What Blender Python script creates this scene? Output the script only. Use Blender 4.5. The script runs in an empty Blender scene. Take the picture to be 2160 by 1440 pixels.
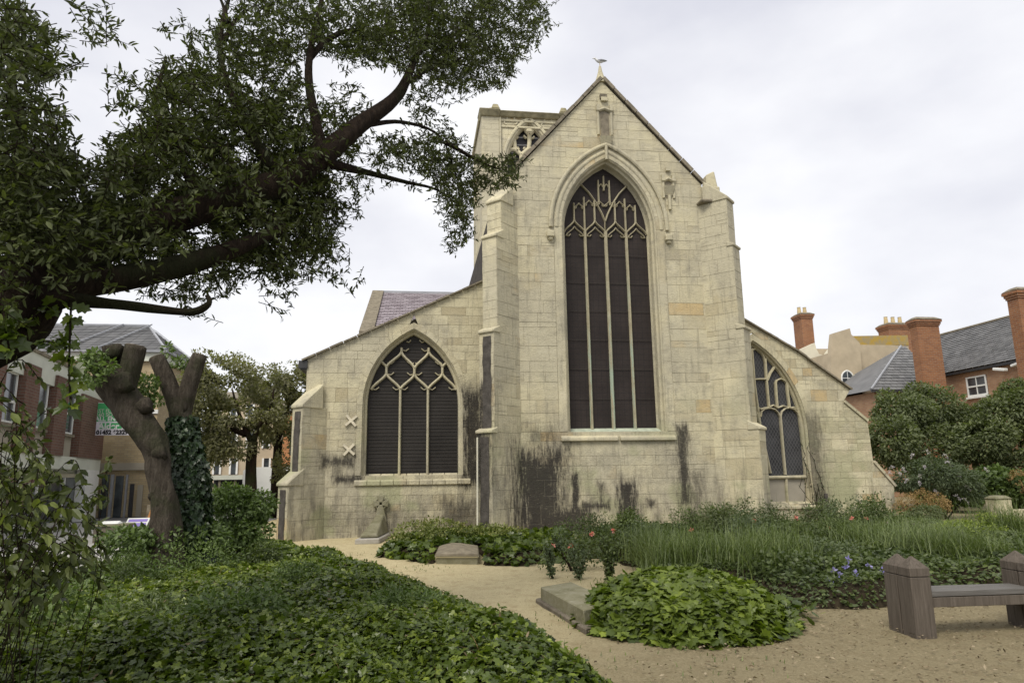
import bpy, math, random
import numpy as np
from mathutils import Vector, Matrix
random.seed(7); rng = np.random.default_rng(7)
scene = bpy.context.scene
col = scene.collection
# ------------------------------------------------------------ camera
FPX, PITCH, YAW, ROLL, EYE = 1468., math.radians(10.8), math.radians(8.0), math.radians(0.9), 1.6
_f = np.array([math.sin(YAW)*math.cos(PITCH), math.cos(YAW)*math.cos(PITCH), math.sin(PITCH)])
_r = np.array([math.cos(YAW), -math.sin(YAW), 0.]); _u = np.cross(_r, _f)
_r, _u = _r*math.cos(ROLL)-_u*math.sin(ROLL), _u*math.cos(ROLL)+_r*math.sin(ROLL)
cd = bpy.data.cameras.new('camera'); cam = bpy.data.objects.new('camera', cd); col.objects.link(cam)
cd.sensor_width = 36; cd.lens = FPX/2160*36; cd.clip_start = .05; cd.clip_end = 2000
cam.matrix_world = Matrix(((_r[0], _u[0], -_f[0], 0), (_r[1], _u[1], -_f[1], 0), (_r[2], _u[2], -_f[2], EYE), (0, 0, 0, 1)))
scene.camera = cam
# ------------------------------------------------------------ overcast sky and soft sun
W = bpy.data.worlds.new('World'); scene.world = W; W.use_nodes = True
nt = W.node_tree; nt.nodes.clear()
SUN_EL, SUN_AZ = math.radians(52), math.radians(212)      # azimuth clockwise from +y
o = nt.nodes.new('ShaderNodeOutputWorld'); bg = nt.nodes.new('ShaderNodeBackground'); bg.inputs['Strength'].default_value = .1
sky = nt.nodes.new('ShaderNodeTexSky'); sky.sky_type = 'NISHITA'; sky.sun_disc = False
sky.sun_elevation = SUN_EL; sky.sun_rotation = SUN_AZ
tc = nt.nodes.new('ShaderNodeTexCoord'); mp = nt.nodes.new('ShaderNodeMapping'); mp.inputs['Scale'].default_value = (1.3, 1.3, 2.6)
mp.inputs['Rotation'].default_value = (.25, .1, .7)
n1 = nt.nodes.new('ShaderNodeTexNoise'); n1.inputs['Scale'].default_value = 1.5; n1.inputs['Detail'].default_value = 6; n1.inputs['Roughness'].default_value = .48
r1 = nt.nodes.new('ShaderNodeValToRGB'); r1.color_ramp.elements[0].position = .34; r1.color_ramp.elements[1].position = .62
r1.color_ramp.elements[0].color = (.69, .70, .785, 1); r1.color_ramp.elements[1].color = (1.04, 1.04, 1.06, 1)
mul = nt.nodes.new('ShaderNodeMix'); mul.data_type = 'RGBA'; mul.blend_type = 'MULTIPLY'; mul.inputs[0].default_value = 1; mul.inputs[7].default_value = (7.9, 7.9, 7.9, 1)
mx = nt.nodes.new('ShaderNodeMix'); mx.data_type = 'RGBA'; mx.inputs[0].default_value = .95
L = nt.links.new
L(tc.outputs['Generated'], mp.inputs[0]); L(mp.outputs[0], n1.inputs['Vector']); L(n1.outputs[0], r1.inputs[0]); L(r1.outputs[0], mul.inputs[6])
L(sky.outputs[0], mx.inputs[6]); L(mul.outputs[2], mx.inputs[7]); L(mx.outputs[2], bg.inputs[0]); L(bg.outputs[0], o.inputs[0])
sd = bpy.data.lights.new('sun', 'SUN'); sd.energy = 2.4; sd.angle = math.radians(26); sd.color = (1, .94, .84)
so = bpy.data.objects.new('sun', sd); col.objects.link(so)
_s = Vector((math.sin(SUN_AZ)*math.cos(SUN_EL), math.cos(SUN_AZ)*math.cos(SUN_EL), math.sin(SUN_EL)))
so.rotation_euler = _s.to_track_quat('Z', 'Y').to_euler(); so.location = (0, 0, 40)
scene.view_settings.view_transform = 'Standard'; scene.view_settings.look = 'None'
scene.view_settings.exposure = 0.40; scene.view_settings.gamma = 1; scene.view_settings.use_curve_mapping = False
scene.render.engine = 'CYCLES'
# ------------------------------------------------------------ pixel -> world helpers (photo 2160 x 1440)
def ray(px, py):
    return (px-1080)*_r-(py-720)*_u+FPX*_f
def onY(px, py, Y):
    d = ray(px, py); t = Y/d[1]; return np.array([d[0]*t, Y, EYE+d[2]*t])
def onX(px, py, X):
    d = ray(px, py); t = X/d[0]; return np.array([X, d[1]*t, EYE+d[2]*t])
def onZ(px, py, Z=0.):
    d = ray(px, py); t = (Z-EYE)/d[2]; return np.array([d[0]*t, d[1]*t, Z])
def onP(px, py, A, dv):                       # vertical plane through A (x,y) along dv -> (s, z)
    d = ray(px, py); n = (-dv[1], dv[0]); t = (A[0]*n[0]+A[1]*n[1])/(d[0]*n[0]+d[1]*n[1])
    x, y = d[0]*t, d[1]*t
    return (x-A[0])*dv[0]+(y-A[1])*dv[1], EYE+d[2]*t
# ------------------------------------------------------------ object helpers
def thing(name, label, cat, loc=(0, 0, 0), group=None):
    e = bpy.data.objects.new(name, None); col.objects.link(e); e.location = loc; e.empty_display_size = .2
    e['label'] = label; e['category'] = cat
    if group: e['group'] = group
    return e
def tag(o, label=None, cat=None, group=None, kind=None):
    for k, v in (('label', label), ('category', cat), ('group', group), ('kind', kind)):
        if v: o[k] = v
    return o
def link(name, me, mat, parent):
    ob = bpy.data.objects.new(name, me); col.objects.link(ob)
    if mat and not len(me.materials): me.materials.append(mat)
    if parent is not None:
        ob.parent = parent
        if parent.type == 'EMPTY': ob.location = -parent.location
        else: ob.location = (0, 0, 0)
    return ob
def fast(name, V, F, mat, parent=None, tone=None, smooth=False):
    """V (n,3); F list of faces (lists) or an (m,k) array"""
    me = bpy.data.meshes.new(name)
    V = np.asarray(V, dtype=np.float32)
    if isinstance(F, np.ndarray):
        m, k = F.shape; flat = F.ravel().astype(np.int32); cnt = np.full(m, k, np.int32)
    else:
        cnt = np.array([len(f) for f in F], np.int32); flat = np.array([i for f in F for i in f], np.int32)
    st = np.concatenate(([0], np.cumsum(cnt)[:-1])).astype(np.int32)
    me.vertices.add(len(V)); me.vertices.foreach_set('co', V.ravel())
    me.loops.add(len(flat)); me.loops.foreach_set('vertex_index', flat)
    me.polygons.add(len(cnt)); me.polygons.foreach_set('loop_start', st); me.polygons.foreach_set('loop_total', cnt)
    me.update(calc_edges=True)
    me.polygons.foreach_set('use_smooth', np.full(len(cnt), bool(smooth)))
    if tone is not None:
        a = me.attributes.new('tone', 'FLOAT', 'POINT'); a.data.foreach_set('value', np.asarray(tone, np.float32))
    return link(name, me, mat, parent)
class MB:
    """collects simple solids into one mesh"""
    def __init__(s): s.v = []; s.f = []; s.t = []
    def add(s, V, F, tone=.5):
        b = len(s.v); s.v += [tuple(p) for p in V]; s.f += [[i+b for i in f] for f in F]; s.t += [tone]*len(V); return s
    def box(s, x0, x1, y0, y1, z0, z1, tone=.5):
        return s.hexa([(x0, y0, z0), (x1, y0, z0), (x1, y1, z0), (x0, y1, z0)], [(x0, y0, z1), (x1, y0, z1), (x1, y1, z1), (x0, y1, z1)], tone)
    def hexa(s, b, t, tone=.5):
        n = len(b); F = [list(range(n))[::-1], list(range(n, 2*n))]+[[i, (i+1) % n, n+(i+1) % n, n+i] for i in range(n)]
        return s.add(list(b)+list(t), F, tone)
    def obox(s, C, U, Wd, Hh, a, b, c, tone=.5):        # oriented box, half sizes a,b,c
        C, U, Wd, Hh = map(np.array, (C, U, Wd, Hh))
        q = lambda i, j, k: C+U*a*i+Wd*b*j+Hh*c*k
        return s.hexa([q(-1, -1, -1), q(1, -1, -1), q(1, 1, -1), q(-1, 1, -1)], [q(-1, -1, 1), q(1, -1, 1), q(1, 1, 1), q(-1, 1, 1)], tone)
    def sweep(s, pts, w, d, nrm=(0, -1, 0), tone=.5, chamfer=True):
        """bar along a path lying in the plane with normal nrm; profile w wide, d deep, nosed"""
        P = [np.array(p, float) for p in pts]; N = np.array(nrm, float); rings = []
        for i, p in enumerate(P):
            t = P[min(i+1, len(P)-1)]-P[max(i-1, 0)]; t /= (np.linalg.norm(t)+1e-9); sd_ = np.cross(t, N)
            pr = [(-w/2, -d), (-w/2, -d*.1), (-w*.16, d*.35), (w*.16, d*.35), (w/2, -d*.1), (w/2, -d)] if chamfer else [(-w/2, -d), (-w/2, 0), (w/2, 0), (w/2, -d)]
            rings.append([p+sd_*a+N*b for a, b in pr])
        k = len(rings[0]); V = [q for r_ in rings for q in r_]; F = []
        for i in range(len(P)-1):
            for j in range(k): F.append([i*k+j, i*k+(j+1) % k, (i+1)*k+(j+1) % k, (i+1)*k+j])
        F += [list(range(k))[::-1], [(len(P)-1)*k+j for j in range(k)]]
        return s.add(V, F, tone)
    def tube(s, pts, rad, n=8, bump=0, tone=.5, seed=0):
        P = [np.array(p, float) for p in pts]; R = random.Random(seed); V = []; F = []
        t0 = P[1]-P[0]; ref = np.array([.3, .9, .2]); a = np.cross(t0, ref); a /= np.linalg.norm(a)
        ph = [R.uniform(0, 6.28) for _ in range(4)]
        for i, p in enumerate(P):
            t = P[min(i+1, len(P)-1)]-P[max(i-1, 0)]; t /= (np.linalg.norm(t)+1e-9)
            a = a-t*np.dot(a, t); a /= np.linalg.norm(a); b = np.cross(t, a); rr = rad[i] if hasattr(rad, '__len__') else rad
            for j in range(n):
                an = 6.28318*j/n; q = rr*(1+bump*(math.sin(3*an+ph[0]+i*.35)+.7*math.sin(5*an+ph[1]-i*.5)+.5*math.sin(2*an+i*.8+ph[2])))
                V.append(p+a*math.cos(an)*q+b*math.sin(an)*q)
        for i in range(len(P)-1):
            for j in range(n): F.append([i*n+j, i*n+(j+1) % n, (i+1)*n+(j+1) % n, (i+1)*n+j])
        F += [list(range(n))[::-1], [(len(P)-1)*n+j for j in range(n)]]
        return s.add(V, F, tone)
    def build(s, name, mat, parent=None, smooth=False, bevel=0):
        ob = fast(name, s.v, s.f, mat, parent, s.t, smooth)
        if bevel:
            m = ob.modifiers.new('b', 'BEVEL'); m.width = bevel; m.segments = 1; m.limit_method = 'ANGLE'
        return ob
def smoothpath(pts, n=6):
    """catmull-rom through points"""
    P = [np.array(p, float) for p in pts]; P = [2*P[0]-P[1]]+P+[2*P[-1]-P[-2]]; out = []
    for i in range(1, len(P)-2):
        for k in range(n):
            t = k/n; a, b, c, d = P[i-1], P[i], P[i+1], P[i+2]
            out.append(.5*((2*b)+(c-a)*t+(2*a-5*b+4*c-d)*t*t+(3*b-a-3*c+d)*t**3))
    out.append(P[-2]); return out
def vnoise(x, y, z=0., s=1., seed=0):
    R = np.random.default_rng(seed); o_ = 0
    for k in range(6):
        a, b, c = R.normal(size=3)*s*(1+.45*k); o_ = o_+np.sin(a*x+b*y+c*z+R.uniform(0, 6.28))/(1+.35*k)
    return o_/3.
# ------------------------------------------------------------ materials
class N:
    def __init__(s, name, rough=.85, spec=.3):
        s.m = bpy.data.materials.new(name); s.m.use_nodes = True; s.t = s.m.node_tree; s.b = s.t.nodes['Principled BSDF']
        s.b.inputs['Roughness'].default_value = rough; s.b.inputs['Specular IOR Level'].default_value = spec
        s.tc = s.t.nodes.new('ShaderNodeTexCoord').outputs['Object']
    def l(s, a, b): s.t.links.new(a, b)
    def set(s, inp, v):
        if hasattr(v, 'node'): s.l(v, inp)
        elif isinstance(v, (tuple, list)) and len(v) == 3 and inp.type == 'RGBA': inp.default_value = (*v, 1)
        else: inp.default_value = v
    def noise(s, scale, detail=4, rough=.55, vec=None, dist=0, stretch=None):
        n = s.t.nodes.new('ShaderNodeTexNoise'); n.inputs['Scale'].default_value = scale; n.inputs['Detail'].default_value = detail
        n.inputs['Roughness'].default_value = rough; n.inputs['Distortion'].default_value = dist
        v = vec or s.tc
        if stretch:
            q = s.t.nodes.new('ShaderNodeMapping'); q.inputs['Scale'].default_value = stretch; s.l(v, q.inputs[0]); v = q.outputs[0]
        s.l(v, n.inputs['Vector']); return n.outputs[0]
    def math(s, op, a, b=0., c=0.):
        n = s.t.nodes.new('ShaderNodeMath'); n.operation = op
        for i, v in enumerate((a, b, c)):
            if i < len(n.inputs): s.set(n.inputs[i], v)
        return n.outputs[0]
    def rng(s, v, a, b, c=0., d=1., smooth=True):
        n = s.t.nodes.new('ShaderNodeMapRange'); n.interpolation_type = 'SMOOTHSTEP' if smooth else 'LINEAR'
        for i, q in enumerate((v, a, b, c, d)): s.set(n.inputs[i], q)
        return n.outputs[0]
    def mix(s, f, a, b, mode='MIX'):
        n = s.t.nodes.new('ShaderNodeMix'); n.data_type = 'RGBA'; n.blend_type = mode
        s.set(n.inputs[0], f); s.set(n.inputs[6], a); s.set(n.inputs[7], b); return n.outputs[2]
    def attr(s, name='tone'):
        n = s.t.nodes.new('ShaderNodeAttribute'); n.attribute_name = name; return n.outputs['Fac']
    def ramp(s, v, els):
        n = s.t.nodes.new('ShaderNodeValToRGB'); r = n.color_ramp
        while len(r.elements) < len(els): r.elements.new(.5)
        for e, (p, c) in zip(r.elements, els): e.position = p; e.color = (*c, 1)
        s.l(v, n.inputs[0]); return n.outputs[0]
    def sep(s):
        n = s.t.nodes.new('ShaderNodeSeparateXYZ'); s.l(s.tc, n.inputs[0]); return n.outputs
    def bump(s, h, dist=.01, st=.6):
        n = s.t.nodes.new('ShaderNodeBump'); n.inputs['Distance'].default_value = dist; n.inputs['Strength'].default_value = st
        s.l(h, n.inputs['Height']); s.l(n.outputs[0], s.b.inputs['Normal'])
    def col(s, c): s.set(s.b.inputs['Base Color'], c); return s
def simple(name, c, rough=.8, var=.25, scale=6., spec=.3, bump=0):
    n = N(name, rough, spec); k = n.noise(scale, 6, .65)
    d = tuple(q*(1-var) for q in c); e = tuple(min(q*(1+var), .95) for q in c)
    n.col(n.ramp(k, [(.3, d), (.7, e)]))
    if bump: n.bump(n.noise(scale*6, 4), bump)
    return n.m
M = {}
# soot and damp stains: (x0,x1,z0,z1,softness,strength)
def stain_px(x0, y0, x1, y1, Y, soft, st):
    a, b = onY(x0, y1, Y), onY(x1, y0, Y); return (a[0], b[0], a[2], b[2], soft, st)
STAINS = [stain_px(1100, 960, 1178, 1150, 18.8, .5, 1.1), stain_px(1150, 1070, 1240, 1150, 18.8, .3, 1.05), stain_px(1120, 905, 1165, 930, 18.8, .3, .6),
          stain_px(1312, 1020, 1336, 1115, 18.8, .22, 1.1), stain_px(1208, 1000, 1218, 1075, 18.8, .12, 1.0), stain_px(1226, 1060, 1282, 1072, 18.8, .12, 1.0),
          stain_px(1266, 1020, 1272, 1060, 18.8, .1, .8), stain_px(1438, 900, 1446, 1060, 18.8, .16, .9), stain_px(1450, 1080, 1520, 1125, 18.8, .3, .8),
          stain_px(1368, 1055, 1380, 1068, 18.8, .1, .9), stain_px(1465, 1000, 1475, 1075, 18.8, .18, .6), stain_px(1180, 985, 1200, 1070, 18.8, .2, .5),
          stain_px(980, 830, 1012, 1020, 19.6, .3, 1.0), stain_px(684, 965, 745, 982, 19.6, .15, .9), stain_px(705, 1005, 765, 1016, 19.6, .12, .95), stain_px(705, 975, 720, 1010, 19.6, .1, .6),
          stain_px(938, 1060, 1000, 1120, 19.6, .35, .7), stain_px(680, 1070, 850, 1110, 19.6, .4, .4), stain_px(1690, 880, 1720, 1080, 19.6, .25, .6)]
def limestone(name, stains=True, warm=0., base=.48, streak=True):
    n = N(name, .92, .2)
    t = n.attr(); big = n.noise(.35, 5, .6); med = n.noise(2.2, 6, .65, stretch=(1, 1, 3)); fin = n.noise(28, 5, .7)
    c = n.ramp(t, [(p_, tuple(q_*base/.48 for q_ in c_)) for p_, c_ in ((0, (.37, .32, .205)), (.3, (.46, .415, .28)), (.6, (.51, .465, .315)), (.92, (.55, .50, .345)), (1., (.45, .35, .19)))])
    c = n.mix(n.rng(big, .44, .58), c, (.43*base/.48, .395*base/.48, .285*base/.48))                    # grey lichen veil
    pat = n.noise(.8, 7, .72, stretch=(1, 1, .7)); c = n.mix(n.math('MULTIPLY', n.rng(pat, .47, .66), .7), c, (.31, .285, .215))
    pal = n.noise(1.3, 6, .7, stretch=(.8, .8, 1.6)); c = n.mix(n.math('MULTIPLY', n.rng(pal, .55, .72), .45), c, (.62, .575, .43))
    c = n.mix(n.math('MULTIPLY', n.rng(med, .5, .75), .55), c, (.27, .245, .185))
    c = n.mix(n.math('MULTIPLY', n.rng(fin, .52, .8), .45), c, (.25, .22, .165))
    if streak:
        st = n.noise(3.2, 6, .7, stretch=(3., 3., .35)); c = n.mix(n.math('MULTIPLY', n.rng(st, .50, .74), .5), c, (.155, .145, .12)); lowd = n.math('MULTIPLY', n.rng(n.noise(1.7, 6, .7, stretch=(2.4, 2.4, .6)), .46, .66), n.math('MULTIPLY', n.rng(n.sep()[2], 2.6, .2), .75)); c = n.mix(lowd, c, (.13, .12, .095))
    gre = n.noise(.9, 3, .5); z = n.sep()[2]
    c = n.mix(n.math('MULTIPLY', n.rng(gre, .5, .66), n.rng(z, 5., 0.)), c, (.33, .33, .20))
    if stains:
        X, _, Z = n.sep(); jag = n.noise(5.5, 7, .72, stretch=(2.8, 2.8, .5)); tot = None; halo = None
        jg = n.math('MULTIPLY', n.math('SUBTRACT', jag, .5), 2.2)
        for x0, x1, z0, z1, so_, st_ in STAINS:
            dx = n.math('SUBTRACT', n.math('ABSOLUTE', n.math('SUBTRACT', X, (x0+x1)/2)), (x1-x0)/2)
            dz = n.math('SUBTRACT', n.math('ABSOLUTE', n.math('SUBTRACT', Z, (z0+z1)/2)), (z1-z0)/2)
            d = n.math('MULTIPLY_ADD', jg, so_*1.9, n.math('MAXIMUM', dx, dz))
            m = n.math('MULTIPLY', n.rng(d, so_*.95, -so_*.55), st_)
            tot = m if tot is None else n.math('MAXIMUM', tot, m)
            h2 = n.math('MULTIPLY', n.rng(d, so_*2.4, so_*.1), .4*st_); halo = h2 if halo is None else n.math('MAXIMUM', halo, h2)
        c = n.mix(n.math('MULTIPLY', halo, n.rng(n.noise(4, 6, .7, stretch=(2, 2, .5)), .3, .6)), c, (.15, .13, .10))
        brk = n.rng(n.noise(9, 5, .7, stretch=(1, 1, 2.)), .25, .5, .55, 1.)
        c = n.mix(n.math('MINIMUM', n.math('MULTIPLY', tot, brk), .95), c, (.030, .027, .024))
    n.col(c); n.bump(n.math('ADD', n.math('MULTIPLY', fin, .5), n.noise(7, 6, .7)), .035, .6)
    return n.m
M['stone'] = limestone('limestone', base=.53)
M['mortar'] = simple('mortar', (.35, .315, .235), .95, .3, 9, .1, .01)
M['trim'] = limestone('dressed_stone', False, base=.50)
M['tower'] = limestone('tower_stone', False, base=.56, streak=False)
M['towercap'] = simple('tower_cornice_stone', (.30, .27, .17), .95, .4, 3, .1, .02)
M['coping'] = simple('weathered_coping', (.20, .175, .13), .95, .4, 5, .1, .02)
M['darkstone'] = simple('dark_stone', (.075, .068, .06), .95, .4, 6, .1, .02)  # dark tone shared by buttress crust, hole shade and the chancel flank
n = N('mullion_stone', .9, .2); k = n.noise(3.5, 6, .7); n.col(n.mix(n.math('MULTIPLY', n.rng(n.noise(2.0, 5, .7, stretch=(4, 4, .5)), .46, .64), n.rng(n.sep()[2], 8.4, 4.5)), n.ramp(k, [(.3, (.27, .24, .16)), (.7, (.42, .38, .26))]), (.33, .40, .31))); n.bump(n.noise(30, 4), .01); M['mullion'] = n.m
def glass(name, c, sc, net=True, lead=(.02, .018, .018)):
    n = N(name, .5, .12); X, Y_, Z = n.sep()
    p = n.noise(1.2, 5, .6); c1 = n.ramp(p, [(.3, tuple(q*.75 for q in c)), (.75, tuple(q*1.4 for q in c))])
    c1 = n.mix(n.math('MULTIPLY', n.noise(60, 2), .5), c1, tuple(q*.5 for q in c))
    for ax in ((X, Z) if net else (Z,)):
        w = n.math('PINGPONG', ax, sc/2); c1 = n.mix(n.rng(w, sc*.06, 0.), c1, lead)
    if net: n.bump(n.noise(14, 2), .01, .5)
    n.col(c1); return n.m
M['darkglass'] = glass('guarded_dark_glass', (.036, .029, .026), .16)
M['aisleglass'] = glass('wire_guarded_glass', (.036, .033, .030), .075, False, (.055, .05, .045))
n = N('leaded_glass', .5, .2); X, Y_, Z = n.sep(); a_ = n.math('PINGPONG', n.math('MULTIPLY_ADD', Z, .62, X), .05); b_ = n.math('PINGPONG', n.math('MULTIPLY_ADD', Z, -.62, X), .05)
n.col(n.mix(n.rng(n.math('MINIMUM', a_, b_), .012, .002), n.ramp(n.noise(3, 3), [(.3, (.020, .020, .021)), (.7, (.055, .055, .058))]), (.10, .10, .10))); M['leaded'] = n.m
M['guard'] = simple('dull_guard_wire', (.052, .045, .038), .8, .2, 5)
M['blackmetal'] = simple('black_metal', (.02, .02, .022), .5)
n = N('slate', .9, .1); t = n.attr(); n.col(n.mix(.35, n.ramp(t, [(0, (.12, .12, .128)), (1, (.21, .21, .215))]), n.ramp(n.noise(1.5, 5), [(.35, (.11, .115, .11)), (.7, (.24, .24, .235))]))); n.bump(n.noise(20, 3), .01); M['slate'] = n.m
n = N('purple_slate', .9, .1); t = n.attr(); n.col(n.ramp(t, [(0, (.24, .205, .225)), (1, (.36, .32, .345))])); M['pslate'] = n.m
def brickmat(name, c1, c2, mortar, sc=1., rough=.9, swap=False):
    n = N(name, rough, .2); b = n.t.nodes.new('ShaderNodeTexBrick'); q = n.t.nodes.new('ShaderNodeCombineXYZ'); X, Y_, Z = n.sep()
    n.l(n.math('ADD', X, Y_), q.inputs[0]); n.l(Z, q.inputs[1]); n.l(q.outputs[0], b.inputs['Vector'])
    for k_, v in (('Color1', c1), ('Color2', c2), ('Mortar', mortar)): b.inputs[k_].default_value = (*v, 1)
    b.inputs['Scale'].default_value = 1; b.inputs['Brick Width'].default_value = .225*sc; b.inputs['Row Height'].default_value = .075*sc; b.inputs['Mortar Size'].default_value = .008*sc
    g = n.noise(1.1, 6, .65); n.col(n.mix(n.math('MULTIPLY', n.rng(g, .4, .75), .55), b.outputs[0], tuple(q_*.6 for q_ in c1))); n.bump(n.noise(40, 3), .01, .4); return n.m
M['redbrick'] = brickmat('red_brick', (.31, .14, .065), (.22, .095, .05), (.27, .20, .14), 1.3)
M['oldbrick'] = brickmat('mixed_brown_brick', (.40, .24, .14), (.32, .17, .10), (.33, .28, .21), 1.3)
M['officebrick'] = brickmat('office_brick', (.17, .092, .065), (.125, .066, .048), (.17, .145, .12), 1.3)
M['buffbrick'] = brickmat('buff_brick', (.44, .355, .215), (.36, .28, .16), (.30, .26, .19), 1.3)
M['white'] = simple('white_paint', (.72, .73, .70), .7, .06, 2)
M['offwhite'] = simple('off_white_panel', (.56, .58, .50), .8, .08, 1.5)
M['cream'] = simple('cream_render', (.62, .59, .47), .9, .1, 1.2)
M['render'] = simple('brown_cement_render', (.44, .37, .26), .9, .15, 1.0)
M['beige'] = simple('beige_panel', (.33, .30, .24), .8, .1, 1)
n = N('window_pane', .12, .6); n.col(n.ramp(n.noise(.9, 3), [(.35, (.025, .03, .035)), (.7, (.10, .12, .13))])); M['pane'] = n.m
n = N('lichen_parapet', .95, .1); n.col(n.ramp(n.noise(2.5, 6, .7), [(.35, (.28, .25, .18)), (.6, (.40, .27, .06))])); M['lichen'] = n.m
M['terracotta'] = simple('buff_chimney_pot', (.50, .40, .22), .9, .2, 4)
M['lead'] = simple('grey_lead', (.30, .31, .33), .6, .15, 2)
M['dkgutter'] = simple('dark_gutter', (.04, .04, .042), .6)
# ground
n = N('sandy_gravel', .97, .1); fine = n.noise(55, 6, .75); med = n.noise(4, 6, .7); big = n.noise(.45, 4, .6)
X, Y_, Z = n.sep()
c = n.ramp(fine, [(.28, (.27, .22, .125)), (.5, (.46, .395, .235)), (.75, (.64, .565, .37))])
c = n.mix(n.math('MULTIPLY', n.rng(med, .45, .75), .55), c, (.26, .19, .10))
soil = n.math('MULTIPLY', n.rng(n.math('ADD', n.math('ADD', X, n.math('MULTIPLY', Y_, -.55)), n.math('MULTIPLY', big, 2.)), -3.2, -.2), .70)  # soil by the bench, spread forward to paint tree shade into the gravel
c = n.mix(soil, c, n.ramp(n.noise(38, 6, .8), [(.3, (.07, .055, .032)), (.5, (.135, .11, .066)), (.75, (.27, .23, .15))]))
bs = n.noise(11, 5, .7); c = n.mix(n.math('MULTIPLY', n.rng(bs, .55, .7), .35), c, (.10, .085, .04))
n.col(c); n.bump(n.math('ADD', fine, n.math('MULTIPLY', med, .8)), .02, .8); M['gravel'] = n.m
M['soil'] = simple('dark_soil', (.035, .028, .018), .98, .4, 12, .05, .03)
n = N('asphalt', .9, .2); n.col(n.ramp(n.noise(40, 4, .7), [(.3, (.12, .12, .12)), (.7, (.19, .185, .18))])); M['asphalt'] = n.m
n = N('pale_paving', .9, .2); n.col(n.ramp(n.noise(4, 6, .7), [(.3, (.30, .29, .27)), (.7, (.42, .41, .38))])); M['paving'] = n.m
def leafmat(name, dark, mid, light, trans=.25, rough=.45, spec=.4, tc_=None):
    n = N(name, rough, spec); t = n.attr(); c = n.ramp(t, [(0, dark), (.55, mid), (1, light)]); n.col(c)
    tr = n.t.nodes.new('ShaderNodeBsdfTranslucent'); ms = n.t.nodes.new('ShaderNodeMixShader'); out = n.t.nodes['Material Output']
    cc = n.mix(1., c, (1.3, 1.5, .5), 'MULTIPLY'); n.l(cc, tr.inputs[0]); ms.inputs[0].default_value = trans
    n.l(n.b.outputs[0], ms.inputs[1]); n.l(tr.outputs[0], ms.inputs[2]); n.l(ms.outputs[0], out.inputs[0]); return n.m
M['oak'] = leafmat('evergreen_leaf', (.034, .041, .016), (.062, .074, .026), (.13, .155, .045), .25, .6, .25)
M['ivy'] = leafmat('ivy_leaf', (.022, .038, .008), (.075, .110, .012), (.21, .26, .03), .28, .36, .5)
M['nearleaf'] = leafmat('olive_shrub_leaf', (.032, .043, .013), (.085, .105, .025), (.20, .235, .055), .28, .45)
M['ivydark'] = leafmat('dark_ivy_leaf', (.012, .024, .010), (.025, .05, .016), (.06, .10, .03), .12, .42, .5)
M['mound'] = leafmat('mound_leaf', (.036, .055, .012), (.105, .145, .018), (.24, .30, .04), .28, .45)
M['shrub'] = leafmat('shrub_leaf', (.035, .052, .018), (.085, .115, .035), (.17, .21, .07), .28, .45)
M['bush'] = leafmat('bright_bush_leaf', (.045, .07, .022), (.11, .16, .045), (.22, .30, .09), .28, .45)
M['mass'] = leafmat('dark_shrub_leaf', (.06, .078, .035), (.13, .155, .07), (.23, .26, .12), .35, .5)
M['treefar'] = leafmat('olive_tree_leaf', (.10, .10, .058), (.19, .185, .10), (.31, .30, .16), .42, .5)
M['spiraea'] = leafmat('yellow_green_leaf', (.07, .09, .02), (.16, .18, .045), (.33, .30, .09), .25, .5)
M['grass'] = leafmat('grass_blade', (.06, .082, .026), (.12, .16, .05), (.23, .27, .10), .3, .45)
M['yellowgreen'] = leafmat('lime_leaf', (.12, .17, .02), (.24, .32, .04), (.40, .45, .08), .25, .5)
M['dry'] = leafmat('dry_seedhead', (.14, .09, .04), (.26, .175, .08), (.38, .27, .13), .2, .8, .1)
M['sage'] = leafmat('grey_green_leaf', (.06, .08, .045), (.12, .15, .085), (.21, .25, .15), .3, .6, .2)
M['pink'] = leafmat('pink_petal', (.60, .16, .17), (.72, .28, .26), (.82, .48, .42), .3, .6, .2)
M['violet'] = leafmat('violet_petal', (.18, .16, .42), (.30, .27, .58), (.45, .42, .70), .3, .6, .2)
M['lilac'] = leafmat('lilac_floret', (.40, .36, .46), (.55, .50, .60), (.72, .69, .74), .3, .6, .2)
M['litter'] = leafmat('dead_leaf', (.06, .045, .028), (.17, .13, .08), (.36, .30, .21), .1, .8, .1)
def bark(name, a, b, c, moss=None):
    n = N(name, .95, .1); k = n.noise(6, 7, .7, stretch=(3, 3, .6)); cc = n.ramp(k, [(.3, a), (.55, b), (.75, c)])
    if moss: cc = n.mix(n.math('MULTIPLY', n.rng(n.noise(1.4, 5, .6), .48, .62), .8), cc, moss)
    n.col(cc); n.bump(n.math('ADD', k, n.math('MULTIPLY', n.noise(30, 4, .7, stretch=(2, 2, .5)), .4)), .12, 1.); return n.m
M['bark'] = bark('dark_red_bark', (.016, .011, .008), (.036, .025, .017), (.07, .052, .036), (.03, .034, .014))
M['pollard'] = bark('grey_pollard_bark', (.05, .041, .032), (.105, .088, .068), (.17, .15, .12), (.06, .062, .035))
M['cut'] = simple('cut_wood', (.11, .092, .068), .9, .25, 9)
n = N('weathered_timber', .9, .2); k = n.noise(3, 7, .7, stretch=(14, 14, .8)); n.col(n.ramp(k, [(.3, (.07, .058, .045)), (.6, (.125, .105, .085)), (.8, (.18, .155, .13))])); n.bump(k, .02, .6); M['timber'] = n.m
n = N('weathered_plank', .7, .35); k = n.noise(3, 7, .7, stretch=(.8, 14, 14)); n.col(n.ramp(k, [(.3, (.085, .08, .072)), (.7, (.15, .142, .13))])); n.bump(k, .01, .5); M['plank'] = n.m
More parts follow.
